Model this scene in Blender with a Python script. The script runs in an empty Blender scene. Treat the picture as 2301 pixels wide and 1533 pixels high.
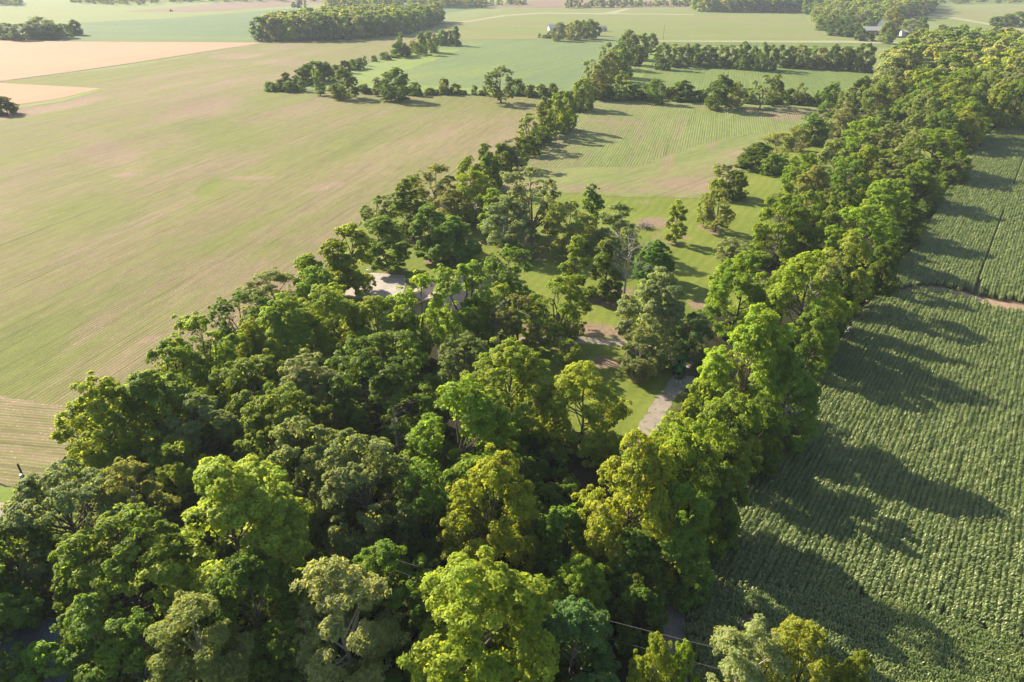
import bpy, math, random
import numpy as np

# ------------------------------------------------------------------ camera, world, sun
SC = bpy.context.scene
COL = SC.collection
CAM_H = 60.0
FPX, CX0, CY0, HORIZ = 1535.0, 1150.5, 766.5, -80.0
PITCH = math.atan((CY0 - HORIZ) / FPX)
cam_d = bpy.data.cameras.new('camera')
cam_d.sensor_width = 36.0
cam_d.lens = 36.0 * FPX / 2301.0
cam_d.clip_start = 1.0
cam_d.clip_end = 20000.0
cam = bpy.data.objects.new('camera', cam_d)
COL.objects.link(cam)
cam.location = (0, 0, CAM_H)
cam.rotation_euler = (math.radians(90) - PITCH, 0, 0)
SC.camera = cam

SUN_EL = math.radians(30.0)
SUN_AZ = math.radians(143.0)          # direction towards the sun, from +X
world = bpy.data.worlds.new('World')
SC.world = world
world.use_nodes = True
wn = world.node_tree
wn.nodes.clear()
sky = wn.nodes.new('ShaderNodeTexSky')
sky.sky_type = 'NISHITA'
sky.sun_disc = False
sky.sun_elevation = SUN_EL
sky.sun_rotation = math.atan2(math.cos(SUN_AZ), math.sin(SUN_AZ)) % (2 * math.pi)
sky.air_density = 1.3
sky.dust_density = 2.0
bg = wn.nodes.new('ShaderNodeBackground')
bg.inputs['Strength'].default_value = 0.07
wo = wn.nodes.new('ShaderNodeOutputWorld')
wn.links.new(sky.outputs[0], bg.inputs[0])
wn.links.new(bg.outputs[0], wo.inputs[0])
sun_d = bpy.data.lights.new('sun', 'SUN')
sun_d.energy = 5.0
sun_d.angle = math.radians(0.6)
sun_d.color = (1.0, 0.86, 0.66)
sun = bpy.data.objects.new('sun', sun_d)
COL.objects.link(sun)
sun.location = (-120, 90, 120)
sun.rotation_euler = (math.pi / 2 - SUN_EL, 0, SUN_AZ + math.pi / 2)
SC.view_settings.view_transform = 'Standard'
SC.view_settings.look = 'None'
SC.view_settings.exposure = 1.74
SC.view_settings.gamma = 1.0
SC.view_settings.use_curve_mapping = False
SC.cycles.max_bounces = 8
SC.cycles.diffuse_bounces = 5
SC.cycles.glossy_bounces = 2
SC.cycles.transmission_bounces = 4
SC.cycles.transparent_max_bounces = 6
SC.cycles.volume_bounces = 0
SC.cycles.sample_clamp_indirect = 3.0
HAZE_DENSITY = 0.00011
SC.cycles.use_denoising = True
SC.cycles.denoising_prefilter = 'ACCURATE'
SC.cycles.denoising_input_passes = 'RGB_ALBEDO_NORMAL'

rnd = random.Random(7)
RNG = np.random.default_rng(11)


def G(px, py, z=0.0):
    """surveyed point: where the sight line of photo pixel (px, py) meets height z"""
    u = (px - CX0) / FPX
    v = (CY0 - py) / FPX
    dx, dy, dz = u, math.cos(PITCH) + v * math.sin(PITCH), -math.sin(PITCH) + v * math.cos(PITCH)
    t = (CAM_H - z) / -dz
    return (t * dx, t * dy)


def ppm(x, y, z):
    """photo pixels per metre at a point"""
    dep = y * math.cos(PITCH) - (z - CAM_H) * math.sin(PITCH)
    return FPX / dep


# ------------------------------------------------------------------ object helpers
def link(o, parent=None):
    COL.objects.link(o)
    if parent is not None:
        o.parent = parent
    return o


def tag(o, label=None, cat=None, group=None, kind=None):
    if label: o['label'] = label
    if cat: o['category'] = cat
    if group: o['group'] = group
    if kind: o['kind'] = kind
    return o


def empty(name, x, y, z=0, rz=0.0):
    o = bpy.data.objects.new(name, None)
    o.empty_display_size = 0.5
    o.location = (x, y, z)
    o.rotation_euler = (0, 0, rz)
    return link(o)


def mesh_np(name, V, quads, mat=None, tris=None):
    me = bpy.data.meshes.new(name)
    nq = 0 if quads is None else len(quads)
    nt = 0 if tris is None else len(tris)
    me.vertices.add(len(V))
    me.vertices.foreach_set('co', np.asarray(V, dtype=np.float32).ravel())
    loops = []
    if nq: loops.append(np.asarray(quads, dtype=np.int32).ravel())
    if nt: loops.append(np.asarray(tris, dtype=np.int32).ravel())
    loops = np.concatenate(loops)
    me.loops.add(len(loops))
    me.loops.foreach_set('vertex_index', loops)
    me.polygons.add(nq + nt)
    starts = np.concatenate([np.arange(nq) * 4, nq * 4 + np.arange(nt) * 3]).astype(np.int32)
    me.polygons.foreach_set('loop_start', starts)
    me.update(calc_edges=True)
    if mat: me.materials.append(mat)
    return me


class MB:
    """collects simple solids into one mesh"""
    def __init__(s):
        s.v, s.f = [], []

    def add(s, v, f):
        b = len(s.v)
        s.v += [tuple(p) for p in v]
        s.f += [tuple(i + b for i in q) for q in f]

    def box(s, c, d, rz=0.0, ry=0.0):
        x, y, z = d[0] / 2, d[1] / 2, d[2] / 2
        P = [(-x, -y, -z), (x, -y, -z), (x, y, -z), (-x, y, -z), (-x, -y, z), (x, -y, z), (x, y, z), (-x, y, z)]
        ca, sa, cb, sb = math.cos(rz), math.sin(rz), math.cos(ry), math.sin(ry)
        Q = []
        for a, b_, e in P:
            a2, e2 = a * cb + e * sb, -a * sb + e * cb
            Q.append((c[0] + a2 * ca - b_ * sa, c[1] + a2 * sa + b_ * ca, c[2] + e2))
        s.add(Q, [(0, 3, 2, 1), (4, 5, 6, 7), (0, 1, 5, 4), (1, 2, 6, 5), (2, 3, 7, 6), (3, 0, 4, 7)])

    def tube(s, pts, rad, n=8, caps=True):
        pts = [np.array(p, float) for p in pts]
        rad = rad if hasattr(rad, '__len__') else [rad] * len(pts)
        rings, prev = [], None
        for i, p in enumerate(pts):
            a = pts[min(i + 1, len(pts) - 1)] - pts[max(i - 1, 0)]
            a = a / (np.linalg.norm(a) + 1e-9)
            ref = np.array([1., 0, 0]) if prev is None else prev
            u = ref - a * ref.dot(a)
            if np.linalg.norm(u) < 1e-3:
                u = np.array([0, 1., 0]) - a * a[1]
            u /= np.linalg.norm(u)
            w = np.cross(a, u)
            prev = u
            rings.append([p + rad[i] * (math.cos(t) * u + math.sin(t) * w) for t in [2 * math.pi * k / n for k in range(n)]])
        v = [q for r in rings for q in r]
        f = []
        for i in range(len(pts) - 1):
            for k in range(n):
                f.append((i * n + k, i * n + (k + 1) % n, (i + 1) * n + (k + 1) % n, (i + 1) * n + k))
        if caps:
            f.append(tuple(reversed(range(n))))
            f.append(tuple((len(pts) - 1) * n + k for k in range(n)))
        s.add(v, f)

    def mesh(s, name, mat, smooth=False):
        me = bpy.data.meshes.new(name)
        me.from_pydata(s.v, [], s.f)
        me.materials.append(mat)
        if smooth:
            me.polygons.foreach_set('use_smooth', [True] * len(me.polygons))
        me.update()
        return me

    def build(s, name, mat, parent=None, smooth=False, bevel=0.0):
        o = link(bpy.data.objects.new(name, s.mesh(name, mat, smooth)), parent)
        if bevel:
            m = o.modifiers.new('bevel', 'BEVEL'); m.width = bevel; m.segments = 2
        return o


# ------------------------------------------------------------------ node helpers / materials
class NT:
    def __init__(s, name):
        s.m = bpy.data.materials.new(name)
        s.m.use_nodes = True
        s.t = s.m.node_tree
        s.t.nodes.clear()
        s.out = s.t.nodes.new('ShaderNodeOutputMaterial')

    def n(s, typ, **kw):
        nd = s.t.nodes.new(typ)
        for k, v in kw.items():
            setattr(nd, k, v)
        return nd

    def l(s, a, b):
        s.t.links.new(a, b)

    def val(s, sock, v):
        if hasattr(v, 'is_output') or hasattr(v, 'links') and not isinstance(v, (int, float, tuple)):
            s.l(v, sock)
        else:
            sock.default_value = v

    def math(s, op, a, b=0.5, c=None, clamp=False):
        nd = s.n('ShaderNodeMath', operation=op, use_clamp=clamp)
        s.val(nd.inputs[0], a); s.val(nd.inputs[1], b)
        if c is not None: s.val(nd.inputs[2], c)
        return nd.outputs[0]

    def coords(s):
        return s.n('ShaderNodeTexCoord').outputs['Object']

    def mapping(s, vec, rot=(0, 0, 0), scale=(1, 1, 1), loc=(0, 0, 0)):
        nd = s.n('ShaderNodeMapping')
        s.l(vec, nd.inputs[0])
        nd.inputs['Location'].default_value = loc
        nd.inputs['Rotation'].default_value = rot
        nd.inputs['Scale'].default_value = scale
        return nd.outputs[0]

    def noise(s, vec, scale, detail=4, rough=0.55, dist=0.0):
        nd = s.n('ShaderNodeTexNoise')
        s.l(vec, nd.inputs['Vector'])
        nd.inputs['Scale'].default_value = scale
        nd.inputs['Detail'].default_value = detail
        nd.inputs['Roughness'].default_value = rough
        nd.inputs['Distortion'].default_value = dist
        return nd.outputs['Fac']

    def ramp(s, fac, stops, interp='LINEAR'):
        nd = s.n('ShaderNodeValToRGB')
        s.l(fac, nd.inputs[0])
        cr = nd.color_ramp
        cr.interpolation = interp
        while len(cr.elements) < len(stops): cr.elements.new(0.5)
        for e, (p, c) in zip(cr.elements, stops):
            e.position = p
            e.color = (c, c, c, 1) if isinstance(c, (int, float)) else (*c, 1)
        return nd.outputs[0]

    def mix(s, fac, a, b, blend='MIX'):
        nd = s.n('ShaderNodeMix', data_type='RGBA', blend_type=blend)
        s.val(nd.inputs[0], fac)
        for k, v in ((6, a), (7, b)):
            if isinstance(v, tuple): nd.inputs[k].default_value = (*v, 1) if len(v) == 3 else v
            else: s.l(v, nd.inputs[k])
        return nd.outputs[2]

    def attr(s, name):
        return s.n('ShaderNodeAttribute', attribute_name=name).outputs['Fac']

    def bsdf(s, color, rough=0.9, spec=0.2, bump=None, bstr=0.5, bdist=0.1, metal=0.0):
        b = s.n('ShaderNodeBsdfPrincipled')
        if isinstance(color, tuple): b.inputs['Base Color'].default_value = (*color, 1)
        else: s.l(color, b.inputs['Base Color'])
        s.val(b.inputs['Roughness'], rough)
        b.inputs['Specular IOR Level'].default_value = spec
        b.inputs['Metallic'].default_value = metal
        if bump is not None:
            bp = s.n('ShaderNodeBump')
            bp.inputs['Strength'].default_value = bstr
            bp.inputs['Distance'].default_value = bdist
            s.l(bump, bp.inputs['Height'])
            s.l(bp.outputs[0], b.inputs['Normal'])
        return b

    def done(s, shader):
        s.l(shader.outputs[0] if hasattr(shader, 'outputs') else shader, s.out.inputs[0])
        return s.m


def foliage_mat(name, transl=0.54, rough=0.55, spec=0.16, colour=None):
    t = NT(name)
    if colour is None:
        base = t.n('ShaderNodeObjectInfo').outputs['Color']
    else:
        rg = t.n('ShaderNodeRGB'); rg.outputs[0].default_value = (*colour, 1)
        oi = t.n('ShaderNodeObjectInfo')
        h0 = t.n('ShaderNodeHueSaturation')
        t.l(rg.outputs[0], h0.inputs['Color'])
        t.l(t.math('ADD', t.math('MULTIPLY', oi.outputs['Random'], 0.5), 0.75), h0.inputs['Value'])
        t.l(t.math('ADD', t.math('MULTIPLY', oi.outputs['Random'], -0.04), 0.535), h0.inputs['Hue'])
        base = h0.outputs[0]
    co = t.coords()
    n1 = t.noise(co, 0.35, 3, 0.6)
    n2 = t.noise(co, 2.6, 3, 0.65)
    n3 = t.noise(co, 9.0, 2, 0.6)
    hs = t.n('ShaderNodeHueSaturation')
    t.l(base, hs.inputs['Color'])
    t.l(t.math('ADD', t.math('MULTIPLY', n1, 0.07), 0.465), hs.inputs['Hue'])
    t.l(t.math('ADD', t.math('MULTIPLY', n2, 0.9), 0.55), hs.inputs['Value'])
    t.l(t.math('ADD', t.math('MULTIPLY', n3, 0.4), 0.88), hs.inputs['Saturation'])
    gi = t.n('ShaderNodeNewGeometry')
    rpi = gi.outputs['Random Per Island']
    c2 = t.mix(t.math('MULTIPLY', rpi, 0.22), hs.outputs[0], (0.15, 0.205, 0.035), 'MIX')
    rv = t.math('ADD', t.math('MULTIPLY', rpi, 0.3), 0.87)
    c3 = t.n('ShaderNodeVectorMath', operation='SCALE')
    t.l(c2, c3.inputs[0]); t.l(rv, c3.inputs['Scale'])
    colr = c3.outputs[0]
    b = t.bsdf(colr, rough, spec)
    tr = t.n('ShaderNodeBsdfTranslucent')
    tc = t.mix(1.0, colr, (1.75, 1.55, 0.62), 'MULTIPLY')
    t.l(tc, tr.inputs[0])
    mx = t.n('ShaderNodeMixShader')
    mx.inputs[0].default_value = transl
    t.l(b.outputs[0], mx.inputs[1]); t.l(tr.outputs[0], mx.inputs[2])
    return t.done(mx)


def simple_mat(name, col, rough=0.8, spec=0.3, var=0.25, scale=3.0, metal=0.0, bump=0.0, bd=0.05):
    t = NT(name)
    co = t.coords()
    n = t.noise(co, scale, 5, 0.65)
    dark = tuple(c * (1 - var) for c in col)
    lite = tuple(min(1, c * (1 + var)) for c in col)
    c = t.ramp(n, [(0.3, dark), (0.7, lite)])
    return t.done(t.bsdf(c, rough, spec, n if bump else None, bump, bd, metal))


M = {}
M['leaf'] = foliage_mat('foliage')
M['bark'] = simple_mat('bark', (0.10, 0.085, 0.07), 0.95, 0.1, 0.4, 6, bump=0.6)
M['pale_bark'] = simple_mat('pale_bark', (0.27, 0.245, 0.215), 0.9, 0.1, 0.3, 5, bump=0.4)
M['white'] = simple_mat('white_paint', (0.62, 0.61, 0.59), 0.6, 0.3, 0.06, 2)
M['wood_grey'] = simple_mat('weathered_wood', (0.22, 0.19, 0.17), 0.9, 0.1, 0.3, 4)
M['pole'] = simple_mat('pole_wood', (0.085, 0.06, 0.05), 0.9, 0.1, 0.3, 4)
M['wire'] = simple_mat('wire', (0.20, 0.19, 0.17), 0.4, 0.5, 0.05, 2)
M['galv'] = simple_mat('galvanised', (0.45, 0.46, 0.47), 0.45, 0.5, 0.1, 2, metal=0.4)
M['glass'] = simple_mat('window_glass', (0.03, 0.035, 0.045), 0.1, 0.6, 0.1, 1)
M['brick_wall'] = simple_mat('brown_wall', (0.24, 0.13, 0.09), 0.9, 0.2, 0.2, 8)
M['tan_wall'] = simple_mat('tan_siding', (0.42, 0.36, 0.28), 0.8, 0.2, 0.08, 3)
M['shingle'] = simple_mat('roof_shingle', (0.24, 0.2, 0.175), 0.95, 0.1, 0.28, 7, bump=0.5)
M['grey_roof'] = simple_mat('pale_metal_roof', (0.34, 0.34, 0.34), 0.5, 0.4, 0.08, 1)
M['blue_metal'] = simple_mat('blue_grey_metal_roof', (0.13, 0.17, 0.24), 0.7, 0.3, 0.15, 1.5)  # barn roof, colour darkened to stand in for shade
M['green_paint'] = simple_mat('green_tractor_paint', (0.012, 0.17, 0.03), 0.35, 0.5, 0.1, 2)
M['yellow_paint'] = simple_mat('yellow_wheel_paint', (0.7, 0.48, 0.02), 0.4, 0.5, 0.05, 2)
M['rubber'] = simple_mat('tyre_rubber', (0.02, 0.02, 0.02), 0.8, 0.2, 0.2, 6)
M['black'] = simple_mat('black_plastic', (0.015, 0.015, 0.017), 0.5, 0.4, 0.2, 4)
M['teal'] = simple_mat('teal_paint', (0.02, 0.13, 0.16), 0.35, 0.5, 0.1, 2)
M['red_brown'] = simple_mat('rust_brown', (0.26, 0.1, 0.05), 0.7, 0.3, 0.2, 4)
M['plough_row'] = simple_mat('machine_red', (0.3, 0.05, 0.03), 0.5, 0.3, 0.1, 4)


def field_mat(name, green, green2, soil, soil2, row_az=None, spacing=0.76, row_amt=0.5, cover=0.5,
              big=0.012, stretch=5.0, bias=0.0, grain=1.0, bump=0.5, streak=0.8):
    """crop field: soil and crop mixed by cover noise stretched along the rows, plus the rows themselves"""
    t = NT(name)
    co = t.coords()
    az = math.radians(row_az if row_az is not None else 74)
    al = t.mapping(co, rot=(0, 0, -az))                     # x runs along the rows
    st = t.mapping(al, scale=(1.0 / stretch, 1, 1))
    nb = t.noise(st, big * 2, 5, 0.6, 0.6)
    nm = t.noise(st, 0.09, 5, 0.62, 0.3)
    nf = t.noise(t.mapping(al, scale=(0.35, 1, 1)), 1.3, 4, 0.7)
    s1 = t.noise(t.mapping(al, scale=(0.02, 1, 1)), 0.55, 4, 0.7)
    s2 = t.noise(t.mapping(al, scale=(0.06, 1, 1)), 1.7, 3, 0.7)
    ng = t.noise(co, 4.0, 4, 0.75)
    cov = t.math('ADD', t.math('ADD', t.math('MULTIPLY', nb, 1.5), t.math('MULTIPLY', nm, 1.0)),
                 t.math('MULTIPLY', nf, 0.45))
    cov = t.math('ADD', cov, -1.475 + cover + bias)         # about 0..1
    cov = t.math('SUBTRACT', cov, t.math('MULTIPLY', t.attr('soil'), 1.1))
    cov = t.math('ADD', cov, t.math('MULTIPLY', t.attr('lush'), 0.9))
    cov = t.math('ADD', cov, t.math('MULTIPLY', t.math('SUBTRACT', s1, 0.5), 1.3 * streak))
    cov = t.math('ADD', cov, t.math('MULTIPLY', t.math('SUBTRACT', s2, 0.5), 1.0 * streak))
    if row_amt:
        wob = t.math('MULTIPLY', t.noise(al, 0.05, 2), 1.2)
        sx = t.n('ShaderNodeSeparateXYZ'); t.l(al, sx.inputs[0])
        ph = t.math('MULTIPLY', t.math('ADD', sx.outputs['Y'], wob), 2 * math.pi / spacing)
        row = t.math('ADD', t.math('MULTIPLY', t.math('SINE', ph), 0.5), 0.5)
        cov2 = t.math('ADD', cov, t.math('MULTIPLY', t.math('SUBTRACT', row, 0.5), row_amt))
    else:
        cov2 = cov
    cov2 = t.math('ADD', cov2, t.math('MULTIPLY', t.math('SUBTRACT', ng, 0.5), 0.9 * grain))
    f = t.ramp(cov2, [(0.22, 0.0), (0.78, 1.0)])
    soilc = t.mix(t.ramp(t.noise(st, 0.03, 4, 0.6), [(0.35, 0.0), (0.65, 1.0)]), soil, soil2)
    sp = t.noise(co, 2.2, 2, 0.8)
    soilc = t.mix(t.ramp(sp, [(0.60, 0.0), (0.68, 0.8)]), soilc, tuple(min(1, c * 1.9) for c in soil2))
    grn = t.mix(t.ramp(nm, [(0.35, 0.0), (0.68, 1.0)]), green, green2)
    col = t.mix(f, soilc, grn)
    gv = t.math('ADD', t.math('MULTIPLY', ng, 0.8 * grain), 1 - 0.38 * grain)
    ln = t.noise(t.mapping(al, scale=(0.012, 1, 1)), 1.1, 3, 0.75)
    gv = t.math('MULTIPLY', gv, t.ramp(ln, [(0.30, 1 - 0.5 * streak), (0.44, 1.0)]))
    mid = t.noise(t.mapping(al, scale=(0.3, 1, 1)), 0.5, 4, 0.75)
    gv = t.math('MULTIPLY', gv, t.math('ADD', t.math('MULTIPLY', mid, 0.9 * streak), 1 - 0.45 * streak))
    vs = t.n('ShaderNodeVectorMath', operation='SCALE'); t.l(col, vs.inputs[0]); t.l(gv, vs.inputs['Scale'])
    h = t.math('ADD', t.math('MULTIPLY', cov2, 0.25), t.math('MULTIPLY', ng, 0.25))
    b = t.bsdf(vs.outputs[0], 0.95, 0.08, h, bump, 0.5)
    return t.done(b)


TAN, TAN2 = (0.145, 0.110, 0.076), (0.195, 0.148, 0.104)
GY, GY2 = (0.092, 0.115, 0.030), (0.128, 0.142, 0.042)
M['seedling'] = field_mat('no_till_seedling_field', GY, GY2, TAN, TAN2, 74, 0.76, 0.5, 0.60, grain=1.7)
M['seed_head'] = field_mat('seedling_headland', GY, GY2, TAN2, (0.22, 0.165, 0.122), -8, 0.62, 0.5, 0.42, grain=1.9)
M['blue_crop'] = field_mat('blue_green_crop', (0.083, 0.126, 0.054), (0.103, 0.142, 0.069), (0.123, 0.160, 0.046), (0.134, 0.170, 0.051), 60, 1.5, 0.12, 0.66)
M['rows'] = field_mat('young_row_crop', (0.105, 0.142, 0.042), (0.14, 0.168, 0.058), TAN, TAN2, 74.5, 0.95, 0.62, 0.84, grain=1.0, bump=1.0)
M['rows_head'] = field_mat('young_row_crop_headland', (0.11, 0.145, 0.045), (0.15, 0.17, 0.06), TAN, TAN2, 45, 0.95, 0.6, 0.75, grain=1.2)
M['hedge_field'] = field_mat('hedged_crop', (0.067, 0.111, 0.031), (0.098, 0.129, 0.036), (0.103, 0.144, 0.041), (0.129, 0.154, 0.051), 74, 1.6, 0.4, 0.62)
M['far_green'] = field_mat('far_green_field', (0.103, 0.134, 0.039), (0.129, 0.154, 0.051), (0.154, 0.139, 0.072), (0.175, 0.144, 0.087), -8, 4, 0, 0.72, big=0.006)
M['far_blue'] = field_mat('far_blue_green_field', (0.067, 0.113, 0.051), (0.083, 0.129, 0.062), (0.123, 0.144, 0.051), (0.144, 0.154, 0.062), -8, 4, 0, 0.74, big=0.006)
M['far_lime'] = field_mat('far_lime_field', (0.123, 0.154, 0.051), (0.144, 0.170, 0.062), (0.103, 0.139, 0.057), (0.129, 0.154, 0.062), -8, 4, 0, 0.6, big=0.006)
M['far_soil'] = field_mat('far_bare_field', (0.134, 0.103, 0.072), (0.154, 0.119, 0.087), (0.123, 0.087, 0.067), (0.154, 0.113, 0.087), -8, 4, 0, 0.5, big=0.006)
M['wheat'] = field_mat('ripe_wheat', (0.285, 0.178, 0.118), (0.30, 0.19, 0.125), (0.255, 0.157, 0.10), (0.275, 0.17, 0.11), 70, 3, 0.15, 0.6, grain=0.3, streak=0.3)
M['lawn'] = None


def lawn_mat():
    t = NT('mown_lawn')
    co = t.coords()
    al = t.mapping(co, rot=(0, 0, -math.radians(60)))
    sx = t.n('ShaderNodeSeparateXYZ'); t.l(al, sx.inputs[0])
    wob = t.math('MULTIPLY', t.noise(al, 0.04, 2), 6.0)
    st = t.math('SINE', t.math('MULTIPLY', t.math('ADD', sx.outputs['Y'], wob), 2 * math.pi / 2.6))
    nb = t.noise(co, 0.05, 4, 0.6)
    nf = t.noise(co, 1.2, 5, 0.7)
    ng = t.noise(co, 7.0, 3, 0.75)
    g = t.math('ADD', t.math('ADD', t.math('MULTIPLY', st, 0.035), t.math('MULTIPLY', nf, 0.55)), t.math('MULTIPLY', nb, 0.5))
    grass = t.ramp(g, [(0.3, (0.065, 0.095, 0.014)), (0.55, (0.115, 0.145, 0.024)), (0.8, (0.185, 0.195, 0.046))])
    dirt = t.ramp(nf, [(0.3, (0.115, 0.085, 0.052)), (0.7, (0.22, 0.165, 0.115))])
    d = t.math('ADD', t.math('MULTIPLY', t.attr('soil'), 0.85), t.math('MULTIPLY', t.math('SUBTRACT', nf, 0.5), 0.8))
    d = t.math('ADD', d, t.math('MULTIPLY', t.math('SUBTRACT', ng, 0.5), 0.5))
    f = t.ramp(d, [(0.38, 0.0), (0.62, 1.0)])
    col = t.mix(f, grass, dirt)
    lit = t.math('ADD', t.attr('litter_shade'), t.math('MULTIPLY', t.math('SUBTRACT', nf, 0.5), 0.7))
    col = t.mix(t.ramp(lit, [(0.35, 0.0), (0.65, 1.0)]), col, (0.02, 0.02, 0.010))  # near-black leaf floor, the shade of the trees put into its colour
    gv = t.math('ADD', t.math('MULTIPLY', ng, 0.8), 0.6)
    vs = t.n('ShaderNodeVectorMath', operation='SCALE'); t.l(col, vs.inputs[0]); t.l(gv, vs.inputs['Scale'])
    return t.done(t.bsdf(vs.outputs[0], 0.95, 0.1, ng, 0.5, 0.12))


M['lawn'] = lawn_mat()


def gravel_mat(name, a, b, sc=5.0, grass=0.0):
    t = NT(name)
    co = t.coords()
    n = t.noise(co, sc, 5, 0.75)
    n2 = t.noise(co, 0.5, 4, 0.6)
    c = t.ramp(n, [(0.3, a), (0.7, b)])
    if grass:
        c = t.mix(t.ramp(t.noise(co, 0.9, 5, 0.7), [(0.62 - grass, 0.0), (0.72 - grass, 1.0)]), c, (0.10, 0.13, 0.03))
    gv = t.math('ADD', t.math('MULTIPLY', n2, 0.6), 0.7)
    vs = t.n('ShaderNodeVectorMath', operation='SCALE'); t.l(c, vs.inputs[0]); t.l(gv, vs.inputs['Scale'])
    return t.done(t.bsdf(vs.outputs[0], 0.95, 0.15, n, 0.7, 0.08))


M['gravel'] = gravel_mat('gravel', (0.16, 0.138, 0.118), (0.27, 0.235, 0.205), grass=0.10)
M['lane'] = gravel_mat('farm_lane_gravel', (0.190, 0.156, 0.136), (0.313, 0.265, 0.231))
M['white_gravel'] = gravel_mat('white_gravel', (0.340, 0.320, 0.306), (0.578, 0.544, 0.530))
M['pad'] = gravel_mat('concrete_pad', (0.245, 0.228, 0.205), (0.31, 0.288, 0.262), 1.5)
M['soil'] = gravel_mat('bare_soil', (0.163, 0.109, 0.075), (0.272, 0.197, 0.143))
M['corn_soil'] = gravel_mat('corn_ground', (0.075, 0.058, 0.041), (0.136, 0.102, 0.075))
M['asphalt'] = gravel_mat('worn_asphalt', (0.204, 0.177, 0.163), (0.272, 0.238, 0.218), 8)
M['mulch'] = gravel_mat('mulch', (0.231, 0.136, 0.088), (0.340, 0.231, 0.163))
M['far_track'] = gravel_mat('field_track', (0.17, 0.18, 0.10), (0.22, 0.21, 0.13), 0.4)
M['verge'] = gravel_mat('verge_grass', (0.082, 0.129, 0.020), (0.136, 0.184, 0.034), 3)

# ------------------------------------------------------------------ ground sheets
def in_poly(X, Y, poly):
    inside = np.zeros(X.shape, bool)
    n = len(poly)
    for i in range(n):
        x1, y1 = poly[i]; x2, y2 = poly[(i + 1) % n]
        c = ((y1 > Y) != (y2 > Y)) & (X < (x2 - x1) * (Y - y1) / ((y2 - y1) if y2 != y1 else 1e-9) + x1)
        inside ^= c
    return inside


def sheet(name, poly, z, mat, kind='structure'):
    """flat sheet of a ground polygon (world coordinates)"""
    from mathutils.geometry import tessellate_polygon
    from mathutils import Vector
    tris = tessellate_polygon([[Vector((x, y, 0)) for x, y in poly]])
    me = bpy.data.meshes.new(name)
    V = [(x, y, z) for x, y in poly]
    F = []
    for a, b, c in tris:
        ar = (V[b][0] - V[a][0]) * (V[c][1] - V[a][1]) - (V[c][0] - V[a][0]) * (V[b][1] - V[a][1])
        F.append((a, b, c) if ar > 0 else (a, c, b))
    me.from_pydata(V, [], F)
    me.materials.append(mat)
    me.update()
    o = link(bpy.data.objects.new(name, me))
    return tag(o, kind=kind)


def px_poly(pts):
    return [G(*p) for p in pts]


def rough_edge(poly, step=4.0, amp=0.5, seed=1):
    r = random.Random(seed)
    out = []
    for i in range(len(poly)):
        a, b = poly[i], poly[(i + 1) % len(poly)]
        L = math.hypot(b[0] - a[0], b[1] - a[1])
        n = max(1, min(60, int(L / step)))
        for k in range(n):
            t = k / n
            out.append((a[0] + (b[0] - a[0]) * t + r.uniform(-amp, amp) * (k > 0), a[1] + (b[1] - a[1]) * t + r.uniform(-amp, amp) * (k > 0)))
    return out


def grid_sheet(name, poly, z, mat, step, blobs, kind='structure'):
    """ground sheet cut from a grid, carrying soil / lush / litter patches where the photo shows them.
    blobs: (attribute, px, py, rx, ry, azimuth, strength) in metres"""
    P = np.array(poly)
    x0, y0 = P.min(0); x1, y1 = P.max(0)
    nx, ny = int((x1 - x0) / step) + 2, int((y1 - y0) / step) + 2
    gx = x0 + np.arange(nx) * step
    gy = y0 + np.arange(ny) * step
    X, Y = np.meshgrid(gx, gy, indexing='ij')
    A = {'soil': np.zeros(X.shape), 'lush': np.zeros(X.shape), 'litter_shade': np.zeros(X.shape)}
    for a, bx, by, rx, ry, az, s in blobs:
        cx, cy = G(bx, by)
        ca, sa = math.cos(math.radians(az)), math.sin(math.radians(az))
        u = ((X - cx) * ca + (Y - cy) * sa) / rx
        v = (-(X - cx) * sa + (Y - cy) * ca) / ry
        d = np.sqrt(u * u + v * v)
        A[a] = np.maximum(A[a], s * np.clip(1.5 - d, 0, 1)) if s > 0 else A[a] + s * np.clip(1.5 - d, 0, 1)
    cxm, cym = X[:-1, :-1] + step / 2, Y[:-1, :-1] + step / 2
    keep = in_poly(cxm, cym, poly)
    idx = np.arange(nx * ny).reshape(nx, ny)
    q = np.stack([idx[:-1, :-1], idx[1:, :-1], idx[1:, 1:], idx[:-1, 1:]], -1)[keep]
    used, inv = np.unique(q, return_inverse=True)
    V = np.stack([X.ravel(), Y.ravel(), np.full(nx * ny, z)], -1)[used]
    me = mesh_np(name, V, inv.reshape(-1, 4), mat)
    for k, arr in A.items():
        at = me.attributes.new(k, 'FLOAT', 'POINT')
        at.data.foreach_set('value', arr.ravel()[used].astype(np.float32))
    o = link(bpy.data.objects.new(name, me))
    return tag(o, kind=kind)


# base ground to the horizon
sheet('ground', [(-9000, -400), (9000, -400), (9000, 12000), (-9000, 12000)], -0.12, M['far_lime'])

FENCE = [(1060, 430), (1130, 388), (1165, 352), (1200, 320), (1240, 285), (1292, 240)]
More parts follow.
